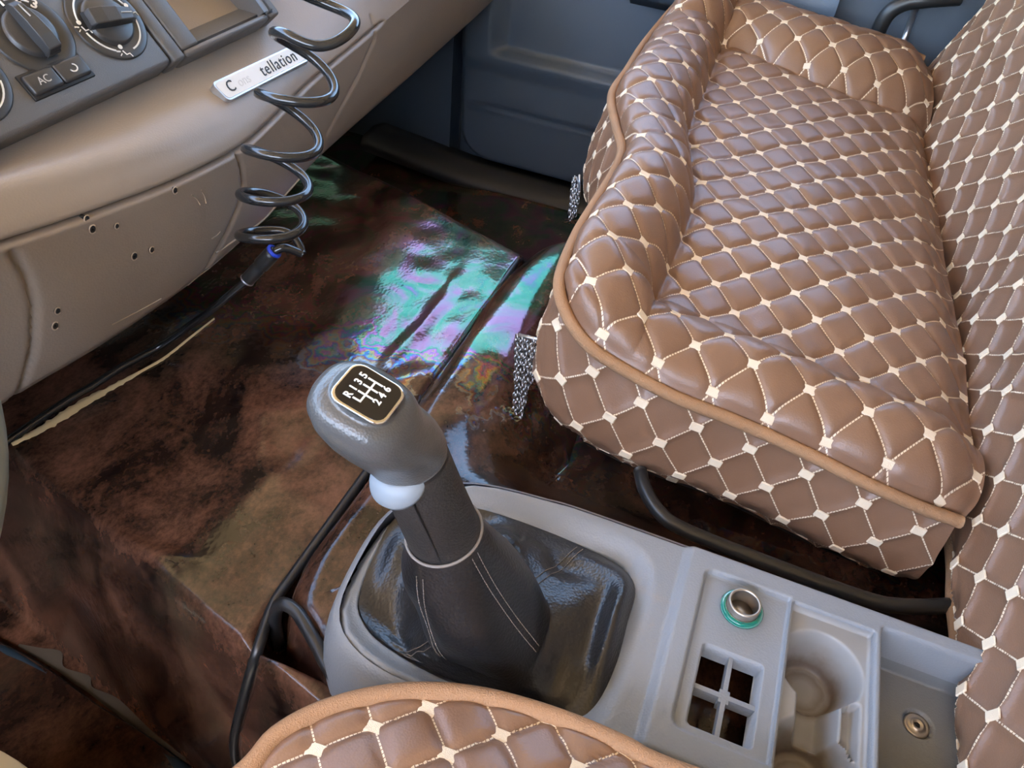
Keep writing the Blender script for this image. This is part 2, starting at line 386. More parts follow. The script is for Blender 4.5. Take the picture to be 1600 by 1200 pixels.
for k, (o_, z) in enumerate(prof):
    oo = o_ + .003 * fbm(np.arange(260) * .09, np.full(260, k * .35), 31)
    if o_ <= -.05: zz = z + .004 * fbm(oc[:, 0] * 8, oc[:, 1] * 8 + o_ * 8, 21)
    else: zz = np.full(260, z)
    P = oc + on * oo[:, None] if np.ndim(oo) else oc + on * oo
    
    secs.append(np.column_stack([P, zz]))
V = np.array(secs)
# inner edge collapses onto a flat interior
inner = np.column_stack([np.full(260, .63), np.clip(oc[:, 1], -.7, .10), np.full(260, pl_top + .004)])
V = np.concatenate([inner[None] * (1 - q) + V[:1] * q for q in np.linspace(0, 1, 16, endpoint=False)] + [V], 0)
V[..., 2] -= .085 * sstep(.478, .60, V[..., 0]) * sstep(.23, .10, V[..., 1]) * (V[..., 2] > -.66)
seat_platform = mk('floor_rear', V, gridF(V.shape[0], 260), M['vinyl'])
struct(seat_platform, 'glossy vinyl covered platform under the bench seat and console')

# black edging cords of the vinyl pieces
def surf_pt(px, py, off=.0012):
    r = ray(px, py); t = np.linspace(.4, 2.2, 5000); Pm = r[None] * t[:, None]
    below = Pm[:, 2] < front_z(Pm[:, 0], np.maximum(Pm[:, 1], .12)) + off
    return Pm[below.argmax()]
def cord(name, pts, r, label, n=80):
    return struct(mk(name, *tube(spline(pts, n), r, 8), M['edging']), label)
cord('trim_4', [(.965, .297, -.662), (.80, .296, -.66), (.55, .294, -.658), (.40, .294, -.657), (.33, .294, -.657)] + [tuple(surf_pt(*p, .004)) for p in ((432, 935), (418, 968), (403, 1015), (388, 1065), (375, 1115), (367, 1155), (370, 1190), (382, 1215), (400, 1240))], .0055,
     'black edging cord along the step between hump and seat platform')
cord('trim_5', [(.287, .281, -.70), (.288, .281, -.655), (.292, .274, -.627), (.289, .255, -.622), (.272, .226, -.624), (.258, .205, -.626), (.246, .178, -.628), (.238, .14, -.63), (.234, .08, -.632)], .0062,
     'curved black edging strip hooked round the platform corner by the console')

# ================================================================== DASHBOARD
dash = thing('dashboard', 'taupe plastic truck dashboard with drilled lower panel and charcoal control fascia', 'dashboard', (.8, .75, -.54))
kx = [.0, .337, .423, .548, .665, .869, .998, 1.2, 1.63, 1.8]
kb = [.60, .567, .549, .540, .544, .579, .590, .604, .640, .66]
kg = [-.37, -.378, -.388, -.405, -.417, -.412, -.408, -.395, -.37, -.36]
def ybot(x): return np.interp(x, kx, kb)
def zgro(x): return np.interp(x, kx, kg)
nX, nP = 560, 250
xs = np.linspace(.05, 1.76, nX); D = np.zeros((nX, nP, 3))
def smooth1(a, k):
    w = np.ones(k) / k; return np.convolve(np.pad(a, (k // 2, k - 1 - k // 2), mode='edge'), w, 'valid')
YBt = smooth1(ybot(xs), 31); ZGt = smooth1(zgro(xs), 31)
for i, x in enumerate(xs):
    yb, zg = YBt[i], ZGt[i]; yc = yb - .006
    rr = sstep(.85, 1.15, x)                     # towards the door the shelf melts into a big round shell
    cp = np.array([(.80 + .02 * rr, -.235 + .03 * rr), (.72, -.285 + .03 * rr), (.635 + .03 * rr, -.352 + .03 * rr), (yc + .034, zg + .040 + .012 * rr), (yc + .012, zg + .020), (yc + .001, zg + .004),
                   (yc + .000, zg - .006), (yb - .006, zg * .5 - .27), (yb, -.515), (yb + .008, -.532), (yb + .03, -.540), (yb + .14, -.535)])
    D[i, :, 0] = x; kk = 110
    D[i, :kk, 1:] = spline(np.vstack([cp[:5], [(yc, zg)]]), kk); D[i, kk - 1:, 1:] = spline(np.vstack([[(yc, zg)], cp[7:]]), nP - kk + 1)
# grooves between the panels
def poly_d(px, pz, pts):
    d = np.full(px.shape, 1e9)
    for (x0, z0), (x1, z1) in zip(pts[:-1], pts[1:]):
        vx, vz = x1 - x0, z1 - z0; L = vx * vx + vz * vz
        t = np.clip(((px - x0) * vx + (pz - z0) * vz) / L, 0, 1); d = np.minimum(d, np.hypot(px - x0 - t * vx, pz - z0 - t * vz))
    return d
def onY(pl, y): return [tuple(PY(a, b, y)[[0, 2]]) for a, b in pl]
g_top = [(x, z) for x, z in zip(xs, ZGt) if .36 < x < 1.08][::8]
g_right = onY([(366, 238), (374, 262), (376, 290), (366, 325), (345, 375), (318, 440)], .542)
g_left = onY([(5, 392), (25, 425), (38, 470), (44, 540), (40, 600), (38, 625)], .565)
g_lip = onY([(592, 30), (588, 62), (560, 115), (528, 165), (505, 205)], .585)
pxx, pzz = D[..., 0], D[..., 2]
front = D[..., 1] < YBt[:, None] + .03
dep = np.zeros_like(pxx)
dist_row = np.abs(np.arange(nP) - 109) * .0019
dep = np.maximum(dep, .010 * np.exp(-(dist_row[None] / .0017) ** 2) * (sstep(.352, .358, xs) * sstep(1.10, 1.06, xs))[:, None])
for gl_, wd, dp in ((g_right, .003, .005), (g_left, .0035, .006), (g_lip, .0035, .003)):
    d_ = poly_d(pxx, pzz, gl_); dep = np.maximum(dep, dp * np.exp(-(d_ / wd) ** 2))
D[..., 1] += dep * front
# slightly sunken finger pull right of the lower panel
pull = onY([(400, 300), (480, 245), (470, 275), (395, 330)], .56)
F = gridF(nX, nP); cen = D.reshape(-1, 3)[F].mean(1)
def side_of(x, z, pl):      # x of polyline at height z
    p = np.array(pl); o = np.argsort(p[:, 1]); return np.interp(z, p[o, 1], p[o, 0])
zg_at = np.interp(cen[:, 0], xs, ZGt)
low = (cen[:, 2] < zg_at)
lp = low & (cen[:, 0] > side_of(cen[:, 0], cen[:, 2], g_left)) & (cen[:, 0] < side_of(cen[:, 0], cen[:, 2], g_right))
lc = low & (cen[:, 0] <= side_of(cen[:, 0], cen[:, 2], g_left))
lr = low & ~lp & ~lc
def sub(name, sel, mat, parent):
    f = F[sel]; u, inv = np.unique(f, return_inverse=True)
    return mk(name, D.reshape(-1, 3)[u], inv.reshape(-1, 4), mat, parent)
sub('dash_shelf', ~low, M['dash'], dash); knee = sub('lower_panel', lp, M['dash'], dash); sub('column_side_panel', lc, M['dash'], dash); sub('passenger_side_panel', lr, M['dash'], dash)
# dash top deck and back
mk('dash_top', *join(box((.86, 1.06, -.2), (.90, .30, .02))), M['dash'], dash, smooth=False)

mk('driver_side_dash', *bbox_((-.37, 1.06, -.37), (.42, .29, .19), .05), M['dash'], dash)  # unseen box continuing the dash, added to keep stray light off the footwell
# drilled holes and chips in the lower panel
def dash_pt(px, py, k=0):
    best = None; r = ray(px, py)
    Q = D.reshape(-1, 3); pr = Q / (Q @ r)[:, None] * (r @ r); dd = np.linalg.norm(pr - r, axis=1) + (Q[:, 1] > .66) * 9
    near = np.nonzero(dd < dd.min() + .004)[0]; i = near[np.linalg.norm(Q[near], axis=1).argmin()]
    near = np.nonzero(np.linalg.norm(Q - Q[i], axis=1) < .02)[0]; return Q[near[dd[near].argmin()]]
for (hx, hy, rr) in ((273, 296, .0028), (143, 357, .0032), (180, 353, .0022), (209, 401, .0032), (237, 389, .0026), (86, 485, .0026), (84, 508, .003), (135, 341, .0026), (268, 280, .0026)):
    p = dash_pt(hx, hy) + np.array([0, -.0012, 0])
    h = mk('screw_hole', *lathe(p, (0, -1, 0), [(rr * .2, .0004), (rr, .0005), (rr * 1.02, -.006)], 14), M['black'], dash); 
    mk('hole_burr', *tube([p + np.array([rr * 1.25 * np.cos(a), -.0004, rr * 1.25 * np.sin(a)]) for a in np.linspace(.5, 5.2, 14)], .0006, 5), M['scratch'], h)
for (a0, a1) in (((315, 296), (322, 318)), ((300, 305), (312, 320)), ((330, 372), (345, 362)), ((175, 508), (250, 466)), ((340, 430), (395, 372)), ((305, 455), (340, 432))):
    p0, p1 = dash_pt(*a0), dash_pt(*a1); mid = dash_pt((a0[0] + a1[0]) / 2, (a0[1] + a1[1]) / 2)
    mk('scratch', *tube(np.array([p0, mid, p1]) + np.array([0, -.0003, 0]), .0006, 4), M['scratch'], dash)

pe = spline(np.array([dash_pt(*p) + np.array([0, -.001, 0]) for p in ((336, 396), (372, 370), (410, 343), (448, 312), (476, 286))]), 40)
mk('edge_highlight', *tube(pe, .0013, 6), M['scratch'], dash)  # bright highlight on the panel crease, put in as a pale tube
# fascia --------------------------------------------------------------------
FN = nrm((0, -.75, .66)); FU = np.array([1., 0, 0]); FS = np.cross(FN, FU); FS = FS if FS[2] > 0 else -FS     # up the slope
FP0 = np.array([0, .612, -.335])
def FPT(px, py):
    r = ray(px, py); p = r * ((FP0 @ FN) / (r @ FN)); d = p - FP0; return np.array([d @ FU, d @ FS])
def f3(x, s, h=0): return FP0 + FU * x + FS * s + FN * h
def fplate(name, x0, x1, s0, s1, th, bev, mat, parent):
    c = f3((x0 + x1) / 2, (s0 + s1) / 2, -th / 2)
    return mk(name, *bbox_(c, ((x1 - x0) / 2, (s1 - s0) / 2, th / 2), bev, np.array([FU, FS, FN])), mat, parent)
xa = FPT(272, 98)[0]; xb = FPT(300, 95)[0]; xc = FPT(432, 42)[0]
fplate('control_fascia', .12, xa, 0, .26, .05, .005, M['fascia'], dash)
fplate('divider_strip', xa + .003, xb - .002, -.001, .26, .05, .003, M['fascia'], dash)
# pocket surround: four bars round a recessed tray
pk = [FPT(312, 66), FPT(420, 14)]
px0, px1 = pk[0][0], pk[1][0]; ps0 = min(pk[0][1], pk[1][1])
sur = fplate('pocket_surround', xb, xc, -.002, ps0, .05, .004, M['fascia'], dash)
fplate('pocket_side', xb, px0, ps0, .26, .05, .003, M['fascia'], dash); fplate('pocket_side', px1, xc, ps0, .26, .05, .003, M['fascia'], dash)
mk('pocket_tray', *join(box(f3((px0 + px1) / 2, .17, -.045), ((px1 - px0) / 2, .12, .004), np.array([FU, FS, FN])),
                        box(f3((px0 + px1) / 2, ps0 + .012, -.025), ((px1 - px0) / 2, .013, .003), np.array([FU, nrm(FS * .5 - FN * .5), nrm(FS + FN)]))), M['fascia'], dash, smooth=False)
fplate('end_strip', xc + .003, xc + .022, -.001, .26, .05, .003, M['fascia'], dash)
# dials
def icon(c2, sc, rot=0):
    """seated figure with airflow arrow, as small strokes"""
    ca, sa = np.cos(rot), np.sin(rot)
    def q(x, y): return f3(c2[0] + sc * (x * ca - y * sa), c2[1] + sc * (x * sa + y * ca), .0022)
    vf = [tube([q(.0, .1), q(.15, -.5), q(.7, -.5), q(.8, -1)], .0007, 5), lathe(q(.05, .6), FN, [(.0002, .0006), (sc * .3, .0006), (sc * .3, 0)], 10),
          tube([q(-.9, .3), q(-.4, .1)], .0008, 5), tube([q(-.8, -.4), q(-.4, -.2)], .0006, 5)]
    return join(*vf)
def dial(name, c, r_out, r_in, ang, marks):
    cen = f3(*c)
    d = mk(name, *lathe(cen, FN, [(r_out, -.004), (r_out, .0015), (r_out - .0015, .0024), (r_in + .004, .0018), (r_in, .0012), (.001, .0012)], 56), M['dial'], dash)
    k = mk('dial_base', *lathe(cen, FN, [(r_in - .001, .001), (r_in - .0015, .005), (r_in - .004, .0062), (.001, .0062)], 44), M['dial'], d)
    u = FU * np.cos(ang) + FS * np.sin(ang); w = np.cross(FN, u)
    secs = []
    for t, hw, hh in ((-1.0, .26, .008), (-.9, .30, .015), (-.4, .30, .017), (.2, .27, .017), (.8, .22, .015), (1.0, .18, .011), (1.04, .16, .006)):
        c0 = cen + u * t * r_in; W = hw * r_in
        secs.append([c0 + w * W * 1.15 + FN * .004, c0 + w * W + FN * hh, c0 - w * W + FN * hh, c0 - w * W * 1.15 + FN * .004])
    g_ = mk('grip', *loft(secs), M['dial'], d, smooth=False)
    bv = g_.modifiers.new('bevel', 'BEVEL'); bv.width = .0015; bv.segments = 2
    mk('pointer_line', *tube([cen + u * r_in * .3 + FN * .0171, cen + u * r_in * .8 + FN * .0157], .0007, 5), M['pale'], d)
    mv = []
    for m_ in marks:
        if m_[0] == 'arc':
            aa = np.radians(np.linspace(m_[1], m_[1] + (m_[2] - m_[1] + 180) % 360 - 180, 20)); rr = r_out * .80
            mv.append(tube([cen + rr * (np.cos(a) * FU + np.sin(a) * FS) + FN * .0022 for a in aa], .0009, 5))
        elif m_[0] == 'txt':
            a = np.radians(m_[2]); p = c + r_out * .80 * np.array([np.cos(a), np.sin(a)])
            uu = FU * np.sin(a) - FS * np.cos(a); ww = FU * np.cos(a) + FS * np.sin(a)
            if m_[3]: uu, ww = FU, FS
            mv.append(text_vf(m_[1], .013, f3(*p), uu, ww, FN, .0018, .0026, bold=.0003))
        elif m_[0] == 'icon':
            a = np.radians(m_[1]); p = c + r_out * .80 * np.array([np.cos(a), np.sin(a)]); mv.append(icon(p, .0078))
    mk('dial_marking', *join(*mv), M['white'], d, smooth=False)
    return d
def pang(p, q): d = FPT(*q) - FPT(*p); return math.atan2(d[1], d[0])
def dg(c, px, py): d = FPT(px, py) - c; return math.degrees(math.atan2(d[1], d[0]))
c1 = FPT(47, 52); c2 = FPT(167, 34); c0 = FPT(-62, 128)
rO = .5 * np.linalg.norm(FPT(110, 38) - FPT(224, 34)) * .98
dial('control_dial', c1, rO * .98, rO * .62, pang((70, 78), (22, 26)), [('txt', '0', dg(c1, -8, 35), 0), ('txt', '1', dg(c1, 9, 15), 0), ('txt', '2', dg(c1, 28, 10), 0), ('txt', '3', dg(c1, 51, 17), 0), ('arc', dg(c1, 13, 13), dg(c1, 22, 11)), ('arc', dg(c1, 34, 11), dg(c1, 44, 14))])
dial('control_dial', c2, rO, rO * .66, pang((128, 27), (206, 20)), [('icon', dg(c2, 206, 14)), ('icon', dg(c2, 117, 47)), ('icon', dg(c2, 190, 80)), ('arc', dg(c2, 212, 26), dg(c2, 203, 73)), ('arc', dg(c2, 180, 82), dg(c2, 127, 57)), ('arc', dg(c2, 112, 33), dg(c2, 120, -12)), ('arc', dg(c2, 196, 3), dg(c2, 172, -18))])
dial('control_dial', c0, rO * .98, rO * .62, np.radians(60), [('arc', 200, 340)])
# push button pair
b0 = FPT(41, 138); b1 = FPT(132, 103)
bx0, bx1, bs = b0[0], b1[0], (b0[1] + b1[1]) / 2
mk('button_bezel', *bbox_(f3((bx0 + bx1) / 2, bs, 0), ((bx1 - bx0) / 2 + .002, .0125, .002), .001, np.array([FU, FS, FN])), M['black'], dash)
for k, tx in enumerate(('AC', None)):
    xa_, xb_ = (bx0, (bx0 + bx1) / 2 - .0004) if k == 0 else ((bx0 + bx1) / 2 + .0004, bx1)
    pb = mk('push_button', *bbox_(f3((xa_ + xb_) / 2, bs, .0022), ((xb_ - xa_) / 2, .0095, .0038), .003, np.array([FU, FS, FN]), 3), M['dial'], dash)
    cc = f3((xa_ + xb_) / 2, bs, 0)
    if tx: mk('lettering', *text_vf(tx, .010, cc, FU, FS, FN, .0059, .0063), M['pale'], pb, smooth=False)
    else: mk('recirculation_mark', *tube([cc + FN * .0062 + .0035 * (np.cos(a) * FU * 1.2 + np.sin(a) * FS) for a in np.radians(np.linspace(-170, 70, 16))], .0007, 5), M['white'], pb)

# name badge on the shelf edge
pA, pB_, pC = dash_pt(347, 146), dash_pt(466, 88), dash_pt(352, 158)
bu = nrm(pB_ - pA); bn = nrm((0, -.62, .78)); bn = nrm(bn - bu * (bn @ bu)); bw = np.cross(bn, bu)
bc = (pA + pB_) / 2 + bn * .004; bl = np.linalg.norm(pB_ - pA) / 2 + .010
badge = mk('name_badge', *prism(rrect(bl, .0125, .006), bc, bu, bw, bn, -.006, .003), M['silver'], dash, smooth=False)
tag(badge, 'silver name badge with worn black script')
mk('badge_face', *prism(rrect(bl - .002, .0105, .005), bc, bu, bw, bn, .003, .0036), plain('badge_white', (.62, .62, .60), .35, var=.08), badge, smooth=False)
mk('badge_lettering', *text_vf('C', .019, bc - bu * bl * .80, bu, bw, bn, .0036, .0042, .25), M['black'], badge, smooth=False)
mk('badge_lettering', *text_vf('tellation', .021, bc + bu * bl * .28, bu, bw, bn, .0036, .0042, .3, space=1.12), M['black'], badge, smooth=False)
mk('worn_lettering', *text_vf('ons', .0165, bc - bu * bl * .52, bu, bw, bn, .0036, .0038, .3), plain('worn_print', (.5, .5, .485), .4), badge, smooth=False)

# ================================================================== PASSENGER DOOR
door = thing('door_1', 'blue-grey moulded passenger door panel', None, (1.72, .2, -.93), kind='structure')
ny, nz = 220, 150
yy = np.linspace(.74, -.34, ny); zz = np.linspace(-.935, -.12, nz); YY, ZZ = np.meshgrid(yy, zz, indexing='ij')
r_ = .09; y1, z0 = .735, -.93
# rounded lower front corner of the panel
dy = np.maximum(YY - (y1 - r_), 0); dz = np.maximum((z0 + r_ + .0) - ZZ, 0)
edge = np.minimum(np.where((dy > 0) & (dz > 0), r_ - np.hypot(dy, dz), np.minimum(y1 - YY, ZZ - z0)), .2)
Xd = 1.715 - .0 * YY
Xd = Xd + .045 * (1 - sstep(-.012, .02, edge))
up = sstep(-.65, -.632, ZZ) * sstep(.66, .62, YY - .25 * (ZZ + .64) * 0)
Xd = Xd + .028 * up - .010 * sstep(-.70, -.655, ZZ) * (1 - up)
Xd = Xd + .006 * np.exp(-((ZZ + .775) / .008) ** 2) * sstep(.70, .6, YY)
Xd = Xd + .012 * sstep(-.77, -.80, ZZ) * 0.5
Xd = Xd - .030 * sstep(.10, -.02, YY) * sstep(-.60, -.50, ZZ)
mk('door_panel', np.stack([Xd, YY, ZZ], -1), gridF(ny, nz), M['door'], door)
mk('armrest', *loft([[np.array([1.715 - w, y, z]) for w, z in ((.0, -.48), (.04, -.45), (.05, -.40), (.03, -.37), (0, -.36))] for y in np.linspace(.35, -.05, 8)]), M['door'], door)
hp = spline([PX(1362, 95, 1.66), PX(1368, 62, 1.66), PX(1385, 25, 1.66), PX(1412, 6, 1.66), PX(1450, 0, 1.66), PX(1500, -4, 1.68)], 40)
gh = mk('grab_handle', *tube(hp, .014, 12), M['handle'], door)
mk('handle_recess', *box(PX(1430, 55, 1.74), (.01, .085, .16)), M['door_dark'], door, smooth=False)
mk('pillar_strip', *tube([PX(1408, 75, 1.70), PX(1432, 10, 1.70)], .006, 8), M['silver'], door)
# door opening frame, kick panel and sill
struct(mk('trim_1', *join(box((1.77, .93, -.5), (.03, .17, .45))), M['door'], smooth=False), 'grey kick panel ahead of the passenger door')
sill = spline([(1.63, .95, -.90), (1.63, .80, -.915), (1.64, .66, -.935), (1.66, .5, -.945), (1.66, 0, -.945)], 60)
secs = [[p + np.array([dx, 0, dz]) for dx, dz in ((-.02, -.02), (-.015, .0), (.0, .012), (.05, .016), (.12, .0), (.12, -.03))] for p in sill]
struct(mk('trim_2', *loft(secs), M['door_dark']), 'dark door sill strip')
struct(mk('trim_3', *box((1.74, -.55, -.3), (.05, .17, .5)), M['door_dark'], smooth=False), 'dark pillar behind the passenger door')

# ================================================================== QUILTED SEATS
PATCH = None
def patch_mesh():
    global PATCH
    if PATCH is None:
        V, F = bbox_((0, 0, 0), (.0066, .0048, .0012), .0009, seg=1)
        me = bpy.data.meshes.new('patch'); me.from_pydata(V.tolist(), [], [tuple(f) for f in F]); me.materials.append(M['patch']); PATCH = me
    return PATCH
def quilt(name, P, a, b, amp, parent, flip=1, fade=None, keep=None, psize=1.0, mat=None):
    nu, nv = P.shape[:2]
    du = np.gradient(P, axis=0); dv = np.gradient(P, axis=1); n = np.cross(du, dv) * flip
    n /= np.linalg.norm(n, axis=2)[..., None] + 1e-12
    da = np.abs(a - np.round(a)); db = np.abs(b - np.round(b))
    puff = (1 - np.exp(-da / .085)) * (1 - np.exp(-db / .085)) * (1 + .12 * noise(np.floor(a) * 1.7 + 3, np.floor(b) * 2.3 + 5, 77))
    if fade is not None: puff = puff * fade
    Q = P + n * (amp * puff)[..., None]
    o = mk(name, Q, gridF(nu, nv), mat or M['quilt'], parent, uv=np.stack([a, b], -1).reshape(-1, 2), flip=flip < 0)
    cnt = 0
    af, bf = a.ravel(), b.ravel(); Qf = Q.reshape(-1, 3); nf = n.reshape(-1, 3)
    # tangent of growing (a+b): lattice axis
    for ia in range(int(np.ceil(a.min())), int(np.floor(a.max())) + 1):
        ra = np.abs(af - ia) < .12
        if not ra.any(): continue
        idx = np.nonzero(ra)[0]; bb = bf[idx]
        for ib in range(int(np.ceil(bb.min())), int(np.floor(bb.max())) + 1):
            d = (af[idx] - ia) ** 2 + (bb - ib) ** 2; k = d.argmin()
            if d[k] > .09 ** 2: continue
            vi = idx[k]; i, j = divmod(vi, nv)
            if i < 2 or j < 2 or i > nu - 3 or j > nv - 3: continue
            if keep is not None and not keep(Qf[vi], nf[vi]): continue
            # local axes from gradients of a and b
            Ju = np.array([a[i + 1, j] - a[i - 1, j], b[i + 1, j] - b[i - 1, j]]); Jv = np.array([a[i, j + 1] - a[i, j - 1], b[i, j + 1] - b[i, j - 1]])
            J = np.column_stack([Ju, Jv])
            if abs(np.linalg.det(J)) < 1e-9: continue
            w = np.linalg.solve(J, np.array([.5, -.5])); t1 = nrm((P[i + 1, j] - P[i - 1, j]) * w[0] + (P[i, j + 1] - P[i, j - 1]) * w[1])
            nn = nf[vi]; t2 = nrm(np.cross(nn, t1)); t1 = np.cross(t2, nn)
            p = bpy.data.objects.new('stitched_patch', patch_mesh()); COL.objects.link(p); p.parent = o
            loc = Qf[vi] + nn * .0006 + np.array([0, 0, CZ]) - ORG[o.name]
            p.matrix_local = Matrix(((t1[0] * psize, t2[0] * psize, nn[0], loc[0]), (t1[1] * psize, t2[1] * psize, nn[1], loc[1]), (t1[2] * psize, t2[2] * psize, nn[2], loc[2]), (0, 0, 0, 1)))
            cnt += 1
    return o, Q

# bench cushion outline (measured on the photographed piping)
c_front = np.array([PZ(*p) for p in ((880, 440, -.445), (905, 372, -.443), (935, 320, -.44), (965, 270, -.438), (976, 235, -.437), (966, 195, -.436), (960, 150, -.435), (985, 110, -.43), (1010, 70, -.428), (1050, 20, -.425), (1062, 12, -.425))])
c_near = np.array([PZ(*p) for p in ((880, 440, -.445), (890, 490, -.460), (920, 535, -.474), (960, 565, -.485), (1050, 615, -.50), (1150, 655, -.51), (1250, 700, -.52), (1350, 750, -.53), (1440, 790, -.54), (1500, 812, -.545))])
c_far = np.array([PZ(*p) for p in ((1062, 12, -.425), (1110, 5, -.418), (1180, 8, -.415), (1250, 30, -.412), (1330, 55, -.415), (1400, 75, -.425), (1445, 95, -.44))])
c_back = np.array([PZ(*p) for p in ((1500, 812, -.545), (1530, 780, -.535), (1538, 720, -.52), (1530, 620, -.515), (1515, 500, -.51), (1490, 380, -.51), (1470, 270, -.50), (1455, 170, -.47), (1445, 95, -.44))])
NU, NV = 460, 210
bf_ = spline(c_front, NU); bb_ = spline(c_back, NU); bn_ = spline(c_near, NV); br_ = spline(c_far, NV)
u = np.linspace(0, 1, NU)[:, None, None]; v = np.linspace(0, 1, NV)[None, :, None]
S = (1 - v) * bf_[:, None] + v * bb_[:, None] + (1 - u) * bn_[None] + u * br_[None] \
    - ((1 - u) * (1 - v) * bf_[0] + u * (1 - v) * bf_[-1] + (1 - u) * v * bb_[0] + u * v * bb_[-1])
uu, vv = u[..., 0], v[..., 0]
depth = .46; width = np.linalg.norm(bf_[-1] - bf_[0])
dF = vv * depth + 0 * uu; dN = uu * width + 0 * vv; dR = (1 - uu) * width + 0 * vv; dB = (1 - vv) * depth + 0 * uu
bell = lambda d, w, p=.7: np.where(d < w, np.sin(np.pi * np.clip(d / w, 0, 1)) ** p, 0)
win = sstep(0, .10, dN); lift = sstep(0, .018, dN)
top = .034 * bell(dF, .118) * (.45 + .55 * win) * lift + .030 * bell(dR, .17) * sstep(0, .05, dF) + .016 * bell(dN, .10, .9) * sstep(.02, .12, dF)
top += -.012 * sstep(.10, .125, dF) * sstep(.05, .14, dN) * sstep(.12, .19, dR) - .007 * np.exp(-((dF - .120) / .010) ** 2) * sstep(.04, .10, dN) - .008 * np.exp(-((dR - .172) / .012) ** 2) * sstep(.1, .16, dF)
top += .006 * bell(dF - .125, .35, 1) * sstep(.1, .2, dN) * sstep(.15, .3, dR) - .020 * sstep(.05, 0, dB)
top += .003 * fbm(S[..., 0] * 14, S[..., 1] * 14, 55, 2)
# rounded shoulder right at the piping
top += .008 * (np.minimum(sstep(0, .02, dF), sstep(0, .02, dN))) 
S[..., 2] += top
bench = thing('bench_seat', 'brown diamond-quilted passenger bench seat with cream stitching and tan piping', 'seat', (1.1, -.05, -.70))
KX, KY = .068, .058
ph = np.array([.629, -.115])
aa = (S[..., 0] - ph[0]) / KX + (S[..., 1] - ph[1]) / KY; ab = (S[..., 0] - ph[0]) / KX - (S[..., 1] - ph[1]) / KY
fade = sstep(0, .012, dF) * sstep(0, .012, dN) * sstep(0, .012, dR) * sstep(0, .02, dB)
cush, Q = quilt('cushion', S, aa, ab, .0048, bench, flip=-1, fade=fade)
# the quilted border (side walls)
ol = np.vstack([c_near[::-1], c_front[1:], c_far[1:]]); NS = 640; ol = spline(ol, NS); nw = 70
sl = np.concatenate([[0], np.cumsum(np.linalg.norm(np.diff(ol, axis=0), axis=1))])
tg = np.gradient(ol, axis=0); tg[:, 2] = 0
k9 = np.ones(25) / 25; tg = np.stack([np.convolve(np.pad(tg[:, k], 12, mode='edge'), k9, 'valid') for k in range(3)], 1)
tg /= np.linalg.norm(tg, axis=1)[:, None]; on = np.stack([-tg[:, 1], tg[:, 0], 0 * tg[:, 0]], 1)
if on[100][0] > 0: on = -on
w = np.linspace(0, 1, nw)[None, :]; 
zbot = np.interp(sl, [0, .45, .60, sl[-1]], [-.700, -.648, -.645, -.64])
H = (ol[:, 2] - zbot)[:, None]
bul = (.013 + .014 * sstep(.62, .72, sl[:, None])) * np.sin(np.pi * np.clip(w * 1.05, 0, 1)) ** .8 - .045 * sstep(.55, 1, w) + .004 * fbm(sl[:, None] * 9, w * 2, 61, 2)
bul = bul + .006 * np.exp(-((sl[:, None] - .50) / .09) ** 2) * np.sin(np.pi * w)
W = ol[:, None] + on[:, None] * bul[..., None]; W[..., 2] = ol[:, None, 2] - H * w
hh = H * w + .010
sa = sl[:, None] - .0; 
aw = hh / KX + sa / KY; bw_ = hh / KX - sa / KY
fw = sstep(0, .06, w) * np.ones((NS, 1))
quilt('side_border', W, aw, bw_, .0040, bench, flip=-1, fade=fw, keep=lambda p, n: p[2] > -.69)
# crumpled lower hem closing the underside
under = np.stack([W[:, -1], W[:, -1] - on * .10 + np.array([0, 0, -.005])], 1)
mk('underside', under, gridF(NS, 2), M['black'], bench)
pip = ol + on * .004 + np.array([0, 0, .001])
mk('piping', *tube(pip[::2], .0065, 10), M['piping'], bench)
# backrest
NX_, NH = 520, 240
bx = np.linspace(.30, 1.665, NX_); bh = np.linspace(-.035, .60, NH); BX, BH = np.meshgrid(bx, bh, indexing='ij')
lean = .36
BY = -.281 - lean * BH + .012 * np.sin(np.clip(BH / .5, 0, 1) * np.pi)
BY = BY - .045 * (1 - sstep(-.035, .035, BH)) ** 2 - .05 * sstep(1.58, 1.68, BX) ** 2 
BY = BY + .080 * sstep(1.0, 1.55, BX) + .012 * bell(1.66 - BX, .17) + .004 * fbm(BX * 11, BH * 11, 71, 2)
BZ = -.592 + BH + .015 * sstep(.6, .40, BX) * 0
BP = np.stack([BX, BY, BZ], -1)
ba = (BX - .561) / KX + (BH - .018) / KY; bb2 = (BX - .561) / KX - (BH - .018) / KY
fb = sstep(-.035, -.01, BH)
quilt('backrest', BP, ba, bb2, .0056, bench, flip=1, fade=fb, keep=lambda p, n: p[2] < -.12)
# backrest sides and top, closing it
for nm_, ed in (('backrest_side', BP[0]), ('backrest_side', BP[-1]), ('backrest_bottom', BP[:, 0]), ('backrest_top', BP[:, -1])):
    back = ed.copy(); back[:, 1] = np.minimum(-.69, ed[:, 1] - .01)
    mk(nm_, np.stack([ed, ed * .5 + back * .5, back], 1), gridF(len(ed), 3), M['quilt_plain'], bench)
mk('piping', *tube(BP[0, ::6] + np.array([0, .003, 0]), .0065, 10), M['piping'], bench)
mk('backrest_shell', *join(box((.98, -.66, -.28), (.68, .03, .31))), M['quilt_plain'], bench, smooth=False)
mk('piping', *tube(np.column_stack([bx, np.interp(bx, bx, BY[:, 6]) + .004, np.full(NX_, -.592 - .018)])[::3], .0075, 10), M['piping'], bench)
mk('floor_frame', *tube(spline([PZ(*p, -.612) for p in ((1000, 735), (1008, 765), (1030, 800), (1070, 828), (1200, 880), (1350, 935), (1410, 947), (1480, 946), (1540, 940))], 70), .0075, 12), M['handle'], bench)

